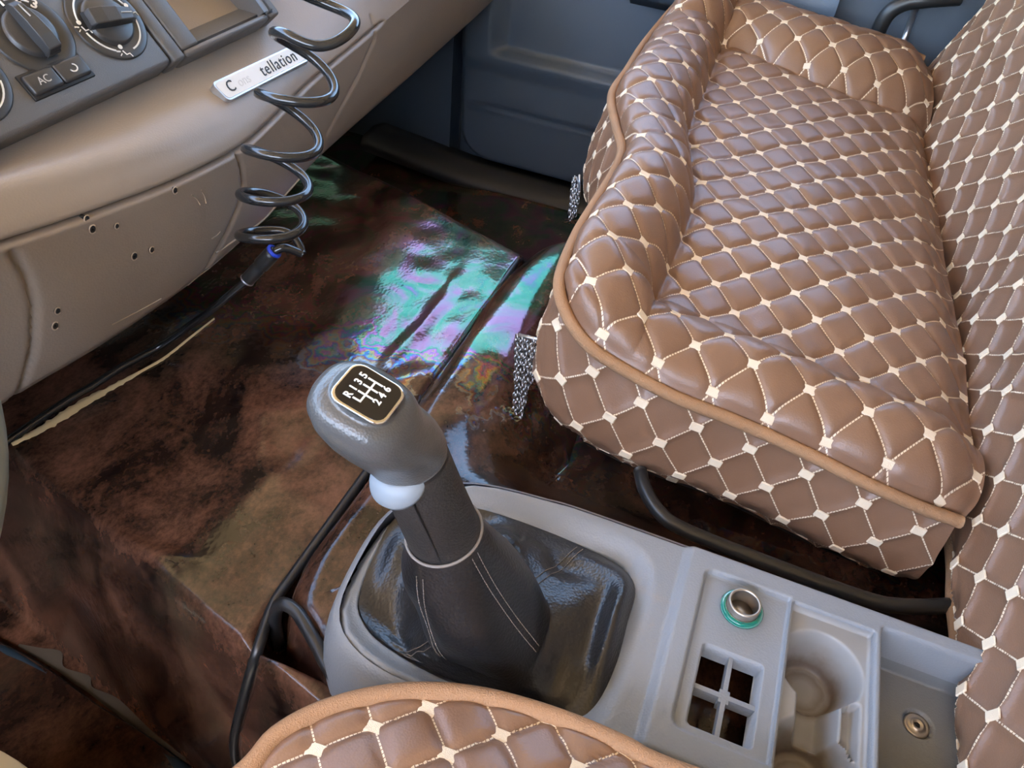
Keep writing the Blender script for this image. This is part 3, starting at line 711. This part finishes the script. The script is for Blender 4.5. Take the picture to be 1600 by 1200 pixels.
# chain fringes hanging from the bench hem
def chain_fringe(anchor_px, t, n_str, lengths, spread, label):
    a0 = PT(*anchor_px, t); root = None
    vfs = []
    o = thing('chain_fringe', label, 'fringe', a0 + np.array([0, 0, -max(lengths)]), 'metal chain fringes on the bench hem')
    for k in range(n_str):
        L = lengths[k % len(lengths)] * (.9 + .2 * rng.rand()); off = spread * (k - (n_str - 1) / 2) + rng.uniform(-.002, .002, 3) + np.array([0, .004 * (k % 3), 0])
        m = int(L / .0058)
        vf = []
        for q in range(m):
            c = a0 + off * (1 - .35 * q / m) + np.array([0, 0, -.0058 * q - .003]) + np.array([.0006 * np.sin(q * 1.7 + k), .0006 * np.cos(q * 1.3 + k), 0])
            th = np.linspace(0, 2 * np.pi, 9, endpoint=False); ang = .78 + (np.pi / 2 if q % 2 else 0) 
            d1 = np.array([np.cos(ang), np.sin(ang), .25]); 
            ring = c + .0024 * np.cos(th)[:, None] * d1 + .0042 * np.sin(th)[:, None] * np.array([.15, 0, 1.])
            vf.append(tube(ring, .00095, 5, closed=True))
        mk('chain_strand', *join(*vf), M['chain'], o)
    hb = mk('hem_wire', *tube([a0 - spread * n_str / 2 + np.array([0, 0, .002]), a0 + spread * n_str / 2 + np.array([0, 0, .002])], .002, 6), M['silver'], o)
    return o
chain_fringe((829, 530), .845, 8, [.075, .095, .125, .14, .15, .135, .10, .07], np.array([-.0004, .0036, .0]), 'dangling silver chain fringe at the near front corner of the bench')
chain_fringe((905, 288), 1.17, 12, [.05, .055, .06], np.array([.004, .0012, .0]), 'short silver chain fringe half hidden behind the bench front')

# driver seat cushion --------------------------------------------------------
zd = -.515
arc = [PZ(*p, zd) for p in ((385, 1203), (432, 1150), (500, 1112), (580, 1089), (660, 1081), (740, 1087), (820, 1106), (900, 1133), (980, 1168), (1045, 1200))]
dout = spline(np.array([p[:2] for p in arc] + [(.247, -.20), (.235, -.40), (.15, -.48), (-.15, -.48), (-.27, -.40), (-.28, -.1), (-.25, .13), (-.18, .20), (-.02, .215), (.08, .20)]), 420, closed=True)
drv = thing('driver_seat', 'brown quilted driver seat cushion with tan piping in front of the gear lever', 'seat', (0, -.1, -.70))
cx = np.array([.0, -.12]); nr = 150; rr = np.linspace(.02, 1, nr) ** .8
doc = np.vstack([dout, dout[:1]])
DP = np.zeros((nr, 421, 3))
DP[..., :2] = cx + (doc - cx)[None] * rr[:, None, None]
DP[..., 2] = zd + .020 * (1 - sstep(.72, 1, rr) )[:, None] 
KD = (.0535, .0525); phd = PZ(669, 1108, zd)
xx_, yy_ = DP[..., 0] - phd[0], DP[..., 1] - phd[1]
fd = np.repeat(sstep(1, .96, rr)[:, None], 421, 1)
quilt('cushion', DP, xx_ / KD[0] + yy_ / KD[1], xx_ / KD[0] - yy_ / KD[1], .0052, drv, flip=1 if np.cross(np.append(dout[5] - cx, 0), np.append(dout[6] - dout[5], 0))[2] > 0 else -1, fade=fd, keep=lambda p, n: p[1] > -.2 and p[0] > -.1, psize=1.0)
mk('piping', *tube(np.column_stack([dout, np.full(420, zd)]), .0068, 10, closed=True), M['piping'], drv)
tgd = np.roll(dout, -1, 0) - np.roll(dout, 1, 0); tgd /= np.linalg.norm(tgd, axis=1)[:, None]; ond = np.stack([tgd[:, 1], -tgd[:, 0]], 1)
if (ond[4] @ (dout[4] - cx)) < 0: ond = -ond
sd_ = np.concatenate([[0], np.cumsum(np.linalg.norm(np.diff(dout, axis=0), axis=1))])
ww = np.linspace(0, 1, 40); DW = np.zeros((420, 40, 3))
front_b = np.clip((dout[:, 1] - .0) / .1, 0, 1)[:, None]
DW[..., :2] = dout[:, None] + ond[:, None] * ((.004 + .012 * front_b) * np.sin(np.pi * np.clip(ww * 1.1, 0, 1)) ** .7 - .03 * sstep(.5, 1, ww))[..., None]
DW[..., 2] = zd - .14 * ww[None]
hw = .14 * ww[None] + np.zeros((420, 1)); sW = sd_[:, None]
quilt('side_border', DW, hw / KD[0] + sW / KD[1], hw / KD[0] - sW / KD[1], .003, drv, flip=1, keep=lambda p, n: p[1] > 0 and p[0] > 0)
mk('seat_base', *box((-.02, -.15, -.79), (.18, .2, .14)), M['black'], drv, smooth=False)

# ================================================================== CONSOLE (top surface as a height field with real recesses)
con = thing('centre_console', 'grey plastic floor console with cup holders, power socket and empty switch openings', 'console', (.36, -.1, -.66))
ZC = -.56
nx, ny = 196, 560
cxs = np.linspace(.236, .474, nx); cys = np.linspace(.236, -.60, ny); CX, CY = np.meshgrid(cxs, cys, indexing='ij')
# outline signed distance (positive inside)
bo = spline(np.array([(.463, -.62), (.463, -.02), (.459, .09), (.446, .160), (.415, .196), (.375, .214), (.310, .212), (.272, .202), (.252, .178), (.243, .140), (.246, .09), (.255, .02), (.262, -.05), (.262, -.62)]), 300)
def inside_d(px, py, poly):
    x, y = px.ravel(), py.ravel(); d = np.full(x.shape, 1e9); ins = np.zeros(x.shape, bool); k = len(poly)
    for i in range(k):
        x0, y0 = poly[i]; x1, y1 = poly[(i + 1) % k]
        vx, vy = x1 - x0, y1 - y0; L = vx * vx + vy * vy + 1e-15
        t = np.clip(((x - x0) * vx + (y - y0) * vy) / L, 0, 1); d = np.minimum(d, (x - x0 - t * vx) ** 2 + (y - y0 - t * vy) ** 2)
        c = ((y0 > y) != (y1 > y)); c &= x < (x1 - x0) * (y - y0) / ((y1 - y0) if abs(y1 - y0) > 1e-12 else 1e-12) + x0
        ins ^= c
    d = np.sqrt(d); return np.where(ins, d, -d).reshape(px.shape)
sdo = inside_d(CX, CY, bo[::4])
def rr_d(x0, x1, y0, y1, r):
    qx = np.abs(CX - (x0 + x1) / 2) - (x1 - x0) / 2 + r; qy = np.abs(CY - (y0 + y1) / 2) - (y1 - y0) / 2 + r
    return -(np.hypot(np.maximum(qx, 0), np.maximum(qy, 0)) + np.minimum(np.maximum(qx, qy), 0) - r)
zc = np.full(CX.shape, ZC)
# boot basin with sloped inner flanks
boot_o = spline(np.array([(.425, .150), (.392, .205), (.340, .205), (.296, .196), (.278, .180), (.268, .155), (.262, .10), (.268, .02), (.285, -.006), (.36, -.012), (.418, -.006), (.428, .05)]), 160, closed=True)
sb = inside_d(CX, CY, boot_o[::2])
zc -= .012 * sstep(-.022, .0, sb) * sstep(-.12, .02, CY + 0 * CX) + .016 * sstep(0, .004, sb)
zc += .006 * sstep(-.045, -.055, CY)
# inset panel
sp = rr_d(.289, .4405, -.30, -.067, .010); zc -= .006 * sstep(0, .004, sp) * (CY > -.142)
# switch opening, deep
ssw = rr_d(.2985, .370, -.129, -.0795, .004); zc -= .017 * sstep(0, .0016, ssw)
# socket hole
so = np.array([.413, -.104]); ds = np.hypot(CX - so[0], CY - so[1]); zc -= .03 * sstep(.012, .0105, ds)
# cup holder block
cupY = (CY < -.143) & (CY > -.2125)
scb = rr_d(.262, .437, -.2125, -.1435, .003); zc -= .010 * sstep(0, .002, scb)
c_a = np.array([.390, -.174]); c_b = np.array([.312, -.174])
da_ = np.hypot(CX - c_a[0], CY - c_a[1]); db_ = np.hypot(CX - c_b[0], CY - c_b[1])
cup = np.maximum(.0345 - da_, .0345 - db_)
neck = np.minimum(.0235 - np.abs(CY + .176), .03 - np.abs(CX - .351)); cup = np.maximum(cup, neck - .004)
cup = np.minimum(cup, np.minimum(-.1455 - CY, CY + .2085))
zc -= .036 * sstep(0, .012, cup) * cupY + .006 * sstep(.010, .0135, np.maximum(.0345 - da_, .0345 - db_)) * cupY
tri = np.minimum(np.minimum(CY + .2065, -.186 - CY), np.minimum(.372 - CX, .012 + .6 * (CX - .312))); zc -= .012 * sstep(0, .004, tri) * cupY * (cup < .002)
# rear tray
st = rr_d(.262 + .004, .445, -.62, -.2165, .004); zc -= .050 * sstep(0, .006, st)
dsx = np.hypot(CX - .4, CY + .267); zc -= .004 * sstep(.0125, .011, dsx) * (CY < -.22)
# rounded outer edge and outer wall
zc -= .010 * (1 - sstep(0, .010, sdo)) ** 2
zc = np.where(sdo < 0, -.64, zc)
V = np.stack([CX, CY, zc], -1).reshape(-1, 3)
# pull outside vertices onto the outline so the wall drops straight down
F = gridF(nx, ny); sf = sdo.ravel()[F]; keepf = (sf > -.0022).any(1) & (ssw.ravel()[F].mean(1) < .0026)
cenx = V[F].mean(1); cyf = cenx[:, 1]
spf = sp.ravel()[F].mean(1); cupf = scb.ravel()[F].mean(1); stf = st.ravel()[F].mean(1); sswf = ssw.ravel()[F].mean(1)
regions = {'control_panel': (spf > .003) & (cyf > -.142) & (sswf < .003), 'cup_holder': (cupf > .001), 'rear_tray': stf > .004}
rest = keepf.copy()
def sub2(name, sel, mat):
    f = F[sel & keepf]; uq, inv = np.unique(f, return_inverse=True); return mk(name, V[uq], inv.reshape(-1, 4), mat, con, flip=True)
for nm, sel in regions.items():
    rest &= ~sel; sub2(nm, sel, {'control_panel': M['console'], 'switch_well': M['black'], 'cup_holder': M['cup'], 'rear_tray': M['tray']}[nm])
sub2('console_body', rest, M['console'])
# outer skirt
bo3 = bo[:: 2]; nb = len(bo3); tgb = np.gradient(bo3, axis=0); tgb /= np.linalg.norm(tgb, axis=1)[:, None]; onb = np.stack([tgb[:, 1], -tgb[:, 0]], 1)
if onb[20][0] < 0: onb = -onb
mk('side_skirt', [np.column_stack([bo3 + onb * o_, np.full(nb, z_)]) for o_, z_ in ((-.003, ZC - .004), (.0005, ZC - .006), (.004, ZC - .012), (.010, ZC - .035), (.014, ZC - .062), (.014, ZC - .09))], gridF(6, nb), M['console'], con)
# switch dividers
mk('switch_divider', *join(box((.3345, -.1043, ZC - .012), (.0355, .0018, .006)), box((.3345, -.1043, ZC - .0121), (.0020, .0248, .006)),
                           box((.3345, -.1043, ZC - .0124), (.0055, .0040, .006))), M['console'], con, smooth=False)
# power socket
sc3 = np.array([so[0], so[1], ZC + .0008]); tilt = nrm((-.02, .0, 1))
sk = mk('socket_ring', *lathe(sc3, tilt, [(.0135, -.004), (.0138, .010), (.0132, .012), (.0118, .012), (.0112, .010), (.0108, -.035)], 44), M['steel'], con)
mk('socket_bottom', *lathe(sc3 - tilt * .026, tilt, [(.0108, 0), (.009, .001), (.001, .0008)], 24), M['steel'], sk)
mk('socket_contact', *tube([sc3 - tilt * .022 + np.array([.006 * np.cos(a), .005 * np.sin(a), 0]) for a in np.linspace(2.4, 5.6, 12)], .0014, 6), M['black'], sk)
mk('green_collar', *lathe(sc3, tilt, [(.0138, -.002), (.0178, -.001), (.0182, .002), (.0165, .0042), (.0142, .0046), (.0138, .003)], 44, caps=False), M['green'], con)
# tray screw
s3 = np.array([.4, -.267, ZC - .0475])
scw = mk('tray_screw', *lathe(s3, (0, 0, 1), [(.0105, -.002), (.0105, .0012), (.0085, .0016), (.0065, .0005), (.0055, .003), (.0035, .0036), (.0028, .001), (.0005, .001)], 32), M['steel'], con)
mk('screw_socket', *lathe(s3 + np.array([0, 0, .0012]), (0, 0, 1), [(.0028, 0), (.0022, .001), (.0004, .001)], 6), M['black'], scw)

# ================================================================== GEAR LEVER
sl0, sl1 = PT(694, 832, .526), PT(641, 716, .466)
lev = thing('gear_lever', 'black leather gear lever with grey knob showing the six-speed shift pattern', 'gear lever', (.335, .085, -.575))
ax_s = nrm(sl1 - sl0); L_s = np.linalg.norm(sl1 - sl0)
refx = np.array([1., 0, 0]); su = nrm(refx - ax_s * (refx @ ax_s)); sw = np.cross(ax_s, su)
th = np.linspace(0, 2 * np.pi, 64, endpoint=False)
def ring(c, rx, ry, e=2.0, u_=su, w_=sw):
    cc, ss = np.cos(th), np.sin(th); x = np.sign(cc) * np.abs(cc) ** (2 / e); y = np.sign(ss) * np.abs(ss) ** (2 / e)
    return c + rx * x[:, None] * u_ + ry * y[:, None] * w_
mk('sleeve', *loft([ring(sl0 - ax_s * .012, .0250, .0262), ring(sl0, .0252, .0262), ring(sl0 + ax_s * L_s * .5, .0238, .0246), ring(sl1 - ax_s * .002, .0232, .0240), ring(sl1, .0222, .0230)]), M['sleeve'], lev)
mk('sleeve_seam', *tube([sl0 + ax_s * t * L_s - sw * 0 + (su * np.cos(q) * .0246 + sw * np.sin(q) * .0254) for t, q in [(t, math.radians(200) + 0 * t) for t in np.linspace(0, .95, 12)]], .0007, 5), M['black'], lev)
# knob
KLc = PT(575, 616, .408); ku = nrm((0, .95, .30)); kn = nrm(np.cross((1., 0, 0), ku)); kr = np.array([1., 0, 0])
endc = sl1 + ax_s * .001
ks = []
B0, B1, B2, B3 = KLc - kn * .0004, KLc - kn * .030, sl1 + ax_s * .024, sl1 + ax_s * .002
for f, rx, ry in ((0, .0160, .0170), (.015, .0195, .0205), (.045, .0232, .0252), (.10, .0262, .0290), (.20, .0278, .0315), (.32, .0282, .0320), (.45, .0278, .0310), (.58, .0270, .0290), (.72, .0258, .0266), (.86, .0246, .0250), (.96, .0240, .0243), (1, .0234, .0238)):
    c = B0 * (1 - f) ** 3 + 3 * B1 * f * (1 - f) ** 2 + 3 * B2 * f * f * (1 - f) + B3 * f ** 3
    g_ = sstep(.1, 1, f); nn = nrm(kn * (1 - g_) + ax_s * g_); u_ = nrm(kr - nn * (kr @ nn)); w_ = np.cross(nn, u_)
    ks.append(ring(c, rx, ry, 2.6 - .6 * f, u_, w_))
knob = mk('knob', *loft(ks), M['knob'], lev, flip=True)
mk('knob_gap_ring', *loft([ring(endc + ax_s * .003, .0224, .023), ring(endc - ax_s * .004, .0224, .023)]), M['black'], lev)
pl_ = mk('bezel', *prism(rrect(.0158, .0168, .0075), KLc, kr, ku, kn, -.002, .0014), M['chrome'], knob)
bz = pl_.modifiers.new('bevel', 'BEVEL'); bz.width = .001; bz.segments = 3; bz.limit_method = 'ANGLE'
mk('shift_pattern_plate', *prism(rrect(.0142, .0152, .0066), KLc, kr, ku, kn, .0012, .0017), M['gloss_black'], knob, smooth=False)
gz0, gz1 = .0017, .0020
def kp(x, y): return KLc + kr * x + ku * y
sp_ = .0055; xk = [-1.5 * sp_ , -.5 * sp_, .5 * sp_, 1.5 * sp_]
def bar(x0, y0, x1, y1, w=.00055):
    d = nrm((x1 - x0, y1 - y0)); n2 = np.array([-d[1], d[0]]) * w; e = d * w
    return prism([(x0 - e[0] + n2[0], y0 - e[1] + n2[1]), (x0 - e[0] - n2[0], y0 - e[1] - n2[1]), (x1 + e[0] - n2[0], y1 + e[1] - n2[1]), (x1 + e[0] + n2[0], y1 + e[1] + n2[1])], KLc, kr, ku, kn, gz0, gz1)
yc_ = .0005; hb_ = .0040
vf = [bar(xk[0], yc_, xk[3], yc_), bar(xk[0], yc_, xk[0], yc_ + hb_)] + [bar(x, yc_ - hb_, x, yc_ + hb_) for x in xk[1:]]
mk('shift_gate_lines', *join(*vf), M['white'], knob, smooth=False)
vf = [text_vf(ch, .0062, kp(x, yc_ + hb_ + .0033), kr, ku, kn, gz0, gz1, bold=.00016) for ch, x in zip('R135', xk)] + [text_vf(ch, .0062, kp(x, yc_ - hb_ - .0033), kr, ku, kn, gz0, gz1, bold=.00016) for ch, x in zip('246', xk[1:])]
mk('gear_numbers', *join(*vf), M['white'], knob, smooth=False)
# release collar lip in front of the lever
secs = []
for k, q in enumerate(np.linspace(math.radians(118), math.radians(228), 22)):
    e_ = np.sin(np.pi * k / 21) ** .7; d_ = np.cos(q) * su + np.sin(q) * sw; c_ = sl1 - ax_s * .001
    pr = [(.0215, .007), (.0225 + .0035 * e_, .006 * e_ + .001), (.0225 + .0085 * e_, -.001 * e_), (.0225 + .0100 * e_, -.006 * e_), (.0225 + .0080 * e_, -.011 * e_), (.0215, -.012 * e_)]
    secs.append(np.array([c_ + d_ * r_ + ax_s * h_ for r_, h_ in pr]))
mk('release_collar', *loft(secs), plain('pale_collar_plastic', (.22, .25, .28), .42), lev)

# leather boot: rows of rings from the sleeve down to the basin edge
nt_ = 200; tt = np.linspace(0, 2 * np.pi, nt_, endpoint=False)
base = spline(np.array([(.424, .150), (.392, .203), (.340, .204), (.298, .195), (.280, .180), (.270, .155), (.264, .10), (.266, .02), (.268, -.006), (.295, -.018), (.36, -.018), (.410, -.010), (.427, .05)]), 400, closed=True)
def at_angle(poly, c, ang):
    a = np.arctan2(poly[:, 1] - c[1], poly[:, 0] - c[0]); o = np.argsort(a); a = a[o]; r = np.hypot(*(poly[o] - c).T)
    a = np.concatenate([a - 2 * np.pi, a, a + 2 * np.pi]); r = np.tile(r, 3); return np.interp(np.angle(np.exp(1j * ang)), a, r)
cb = np.array([.338, .095]); rb = at_angle(base, cb, tt)
top_r = np.array([sl0 + .0268 * (np.cos(a) * su + np.sin(a) * sw) for a in tt])
cone_c = np.array([.318, .088, -.548])
rows = []
ang_w = tt
conr = .052 + .006 * np.cos(2 * (tt - .5)) + .003 * np.sin(5 * tt + 1)
conb = np.stack([cone_c[0] + conr * np.cos(tt), cone_c[1] + conr * np.sin(tt), np.full(nt_, cone_c[2])], 1)
baseP = np.stack([cb[0] + rb * np.cos(tt), cb[1] + rb * np.sin(tt), np.full(nt_, -.572)], 1)
# rotate the indexing so angle tt of the top ring faces the same way
for q in np.linspace(0, 1, 34):
    ew = q ** 1.25
    p = top_r * (1 - ew) + conb * ew
    p[:, 2] = top_r[:, 2] * (1 - q) + conb[:, 2] * q
    bulge = .007 * np.sin(np.pi * q) + .0035 * np.sin(np.pi * q) * noise(tt * 2.2 + 5, np.full(nt_, q * 3), 41) + .0022 * np.sin(3 * tt + 7 * q) * q
    dirr = p[:, :2] - (sl0[:2] * (1 - q) + cone_c[:2] * q); dirr /= np.linalg.norm(dirr, axis=1)[:, None]
    p[:, :2] += dirr * bulge[:, None]; rows.append(p)
for q in np.linspace(0, 1, 24)[1:]:
    p = rows[33] * (1 - q) + baseP * q
    fold = np.exp(-((np.angle(np.exp(1j * (tt + .95)))) / .28) ** 2)      # bunched fold at the rear corner
    ridge = .020 * np.sin(np.pi * min(q * 1.0, 1)) * np.exp(-((np.angle(np.exp(1j * (tt + 1.0)))) / .5) ** 2)
    wav = .006 * np.sin(np.pi * q) * np.sin(4 * tt + 2) + .004 * np.sin(np.pi * q) * noise(tt * 3, np.full(nt_, q * 4), 43)
    room = np.linalg.norm(baseP[:, :2] - rows[33][:, :2], axis=1)
    p[:, 2] += -.010 * np.sin(np.pi * q) * np.clip(room / .05, 0, 1) + ridge + wav * np.clip(room / .03, 0, 1) + .012 * np.sin(np.pi * q ** .6) * np.exp(-((np.angle(np.exp(1j * (tt - .2)))) / .25) ** 2)
    lip = np.exp(-(np.angle(np.exp(1j * (tt + 1.35))) / .55) ** 2) * np.exp(-((q - .82) / .16) ** 2); p[:, 2] += .022 * lip
    rows.append(p)
BR = np.array(rows)
boot = mk('boot', BR, gridF(BR.shape[0], nt_, False, True), M['leather'], lev, flip=True)
sbm = boot.modifiers.new('sub', 'SUBSURF'); sbm.levels = 1; sbm.render_levels = 1
mk('boot_top_band', *tube(np.array([sl0 + ax_s * .001 + .0268 * (np.cos(a) * su + np.sin(a) * sw) for a in tt[::4]]), .0012, 6, closed=True), M['thread'], lev)
def seam(ti, q0, q1, sgn):
    vf = []
    for off in (-1, 1):
        path = np.array([BR[q, ti % nt_] for q in range(q0, q1)]); d = BR[q0:q1, (ti + 2) % nt_] - BR[q0:q1, (ti - 2) % nt_]; d /= np.linalg.norm(d, axis=1)[:, None]
        tn = np.gradient(path, axis=0); nn = np.cross(d, tn); nn /= np.linalg.norm(nn, axis=1)[:, None] + 1e-9; nn *= sgn
        path = spline(path + d * off * .0028 + nn * .0007, 120)
        for k in range(0, 117, 3): vf.append(tube(path[k:k + 3], .00042, 4))
    o = mk('seam_stitching', *join(*vf), M['thread'], boot); tag(o, 'double row of grey stitching', kind='stuff')
for ang, q0, q1 in ((-1.9, 1, 33), (2.9, 4, 33), (-.55, 30, 56), (2.55, 34, 56)):
    ti = int((ang % (2 * np.pi)) / (2 * np.pi) * nt_)
    n0 = np.cross(BR[10, (ti + 2) % nt_] - BR[10, ti - 2], BR[12, ti] - BR[8, ti]); s_ = np.sign(n0 @ (BR[10, ti] - BR[10].mean(0)))
    seam(ti, q0, q1, s_)

# ================================================================== COILED AIR HOSE
hose = thing('coiled_air_hose', 'glossy black coiled air hose hanging in front of the dashboard', 'hose', PT(425, 425, .86))
cen_px = [(505, -60), (500, 20), (485, 60), (475, 105), (462, 150), (450, 192), (440, 232), (432, 275), (427, 315), (424, 350), (424, 385), (425, 402)]
ts = np.linspace(.72, .875, len(cen_px))
cl = np.array([PT(px, py, t) for (px, py), t in zip(cen_px, ts)]); cl = spline(cl, 400)
tc = np.gradient(cl, axis=0); tc /= np.linalg.norm(tc, axis=1)[:, None]
s_arr = np.linspace(0, 1, 400)
# helix about the centre line: one turn per ~85 px at the top, tighter below
turns_px = np.array([(545, 35), (520, 140), (500, 225), (480, 297), (475, 352), (470, 400)])
cy_px = np.linspace(0, 1, 400)
py_cl = np.array([600 + 1200 * (p @ np.array([AX[1], AY[1], AZ[1]])) / (p @ np.array([AX[2], AY[2], AZ[2]])) for p in cl])
phase = 2 * np.pi * np.interp(py_cl, [-62, 22, 125, 212, 286, 342, 388, 405], [-1.0, 0, 1, 2, 3, 4, 4.75, 5.0])
right = nrm(np.array([AX[0], AY[0], AZ[0]])); view = nrm(np.array([AX[2], AY[2], AZ[2]]))
rad = np.interp(py_cl, [0, 100, 200, 300, 400], [.0335, .0335, .0350, .0345, .0335])
e1 = right[None] - tc * (tc @ right)[:, None]; e1 /= np.linalg.norm(e1, axis=1)[:, None]; e2 = np.cross(tc, e1)
hel = cl + rad[:, None] * (np.cos(phase)[:, None] * e1 + np.sin(phase)[:, None] * e2)
hel = spline(hel[::2], 520)
mk('coil', *tube(hel, .0052, 12), M['hose'], hose)
cn0, cn1 = PT(428, 393, .872), PT(384, 440, .895)
mk('hose_tail', *tube(spline([hel[-1], hel[-1] * .4 + cn0 * .6 + np.array([0, 0, .006]), cn0], 16), .0050, 10), M['hose'], hose)
cd = nrm(cn1 - cn0); cl_ = np.linalg.norm(cn1 - cn0)
jn = mk('push_fit_connector', *lathe(cn0, cd, [(.0058, 0), (.0088, .001), (.0092, .006), (.0092, cl_ * .45), (.0075, cl_ * .5), (.0082, cl_ * .55), (.0082, cl_ - .004), (.0060, cl_)], 24, ref=(0, 0, 1)), M['handle'], hose)
mk('blue_ring', *lathe(cn0 - cd * .002, cd, [(.0058, 0), (.0090, .0004), (.0090, .003), (.0058, .0034)], 24, ref=(0, 0, 1)), M['blue'], jn)
mk('pale_ring', *lathe(cn1 - cd * .004, cd, [(.0080, 0), (.0086, .0005), (.0086, .0018), (.008, .0022)], 24, ref=(0, 0, 1)), M['silver'], jn)
sp2 = spline([cn1 - cd * .004, PT(362, 458, .90), PT(330, 485, .915), PT(295, 510, .94), PT(262, 533, .95), PT(243, 545, .95), PT(215, 560, .94), PT(180, 580, .92), PT(130, 613, .90), PT(75, 648, .87), PT(20, 686, .84), PT(-60, 730, .80)], 90)
# the hose lies on the hump: keep it above the mat
for p in sp2: p[2] = max(p[2], float(front_z(np.array([p[0]]), np.array([max(p[1], .3)]))[0]) + .005)
mk('straight_hose', *tube(sp2, .0046, 10), M['hose'], hose)

# torn backing and painted sunlit streak on the vinyl -------------------------------------------------------
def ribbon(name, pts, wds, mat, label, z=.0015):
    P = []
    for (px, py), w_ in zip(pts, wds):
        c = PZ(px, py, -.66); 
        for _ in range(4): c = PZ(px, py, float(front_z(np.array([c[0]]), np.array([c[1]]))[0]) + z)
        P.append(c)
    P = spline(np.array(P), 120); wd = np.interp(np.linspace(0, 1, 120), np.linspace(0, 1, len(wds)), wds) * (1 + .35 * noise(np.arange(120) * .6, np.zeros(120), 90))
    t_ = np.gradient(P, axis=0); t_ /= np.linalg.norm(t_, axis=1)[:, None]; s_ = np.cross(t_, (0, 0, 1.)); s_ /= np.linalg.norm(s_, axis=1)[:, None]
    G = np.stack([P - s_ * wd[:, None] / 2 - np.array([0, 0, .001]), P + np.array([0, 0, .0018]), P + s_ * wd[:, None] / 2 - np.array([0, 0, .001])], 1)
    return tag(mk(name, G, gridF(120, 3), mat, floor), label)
up_ = spline(np.array([surf_pt(*p) for p in ((30, 1006), (62, 1012), (96, 1018), (100, 1042), (140, 1056), (145, 1074), (185, 1092), (235, 1140), (290, 1184))]), 60)
lo_ = spline(np.array([surf_pt(*p) for p in ((28, 1010), (60, 1030), (92, 1050), (110, 1064), (140, 1084), (160, 1100), (200, 1130), (245, 1166), (294, 1192))]), 60)
tag(mk('torn_backing', np.stack([up_, (up_ + lo_) / 2 + np.array([-.001, 0, 0]), lo_], 1), gridF(60, 3), M['backing'], floor), 'grey torn backing along the foot of the hump')
fm = np.array([surf_pt(*p) for p in ((-20, 998), (60, 1040), (150, 1105), (230, 1155), (300, 1205), (330, 1225))])
mat_ = thing('floor_mat', 'dark vinyl driver floor mat with a blue-black stitched border', 'floor mat', (.1, .5, -.945))
gx2 = np.linspace(0, 1, 30); fmS = spline(fm, 60)
FMg = np.stack([np.column_stack([fmS[:, 0] * (1 - q) + (-.25) * q, fmS[:, 1] - .0 * q, np.full(60, -.928) + .004 * fbm(fmS[:, 1] * 9, np.full(60, q * 5), 88)]) for q in gx2], 1)
mk('mat_surface', FMg, gridF(60, 30), M['vinyl_dark'], mat_)
eb = fmS + np.array([-.004, 0, .004]); 
mk('mat_border', *tube(eb, .0065, 8), plain('blue_black_binding', (.010, .024, .040), .35), mat_)
ribbon('sunlit_streak', [(18, 694), (60, 672), (100, 648), (150, 618), (205, 588), (255, 560), (300, 525), (335, 498)], [.006, .012, .014, .009, .004, .003, .002, .001], M['streak'], 'cream strip painted as the sunlit streak on the vinyl beside the straight hose')  # sunlit gleam along the cut lip, put into a cream strip

# ================================================================== STEERING WHEEL
swc = np.array([.026, .515, -.297]); sn = nrm((0, -.50, .866)); s1 = np.array([1., 0, 0]); s2 = np.cross(sn, s1)
whl = thing('steering_wheel', 'steering wheel rim at the left edge of the picture', 'steering wheel', swc - np.array([0, 0, .12]))
a = np.linspace(0, 2 * np.pi, 90, endpoint=False)
mk('rim', *tube(swc + .222 * (np.cos(a)[:, None] * s1 + np.sin(a)[:, None] * s2), .0155, 14, closed=True), M['rim'], whl)
mk('hub', *lathe(swc - sn * .03, sn, [(.055, -.02), (.07, 0), (.065, .02), (.03, .028), (.001, .03)], 32), M['dial'], whl)
for q in (math.radians(200), math.radians(340)):
    d = np.cos(q) * s1 + np.sin(q) * s2; e = np.cross(sn, d)
    mk('spoke', *loft([swc - sn * h_ + d * r_ + x_ for r_, h_, x_ in ()] if False else [[swc + d * r_ - sn * .02 * (1 - r_ / .22) + e * ex + sn * ez for ex, ez in ((-.018, -.006), (.018, -.006), (.018, .006), (-.018, .006))] for r_ in (.05, .12, .18, .222)]), M['dial'], whl, smooth=False)

cc_ = np.array([.013, .405, -.645])  # unidentified rounded shape; its sunlit brightness is put into the cream colour
corner_o = mk('cream_cover', *lathe(cc_ + np.array([0, .02, -.06]), nrm((0, -.35, .93)), [(.02, -.16), (.10, -.14), (.105, -.02), (.095, .05), (.06, .075), (.004, .08)], 40), M['cream'])
tag(corner_o, 'rounded shape painted sunlit cream, just showing in the lower left corner', 'cover')
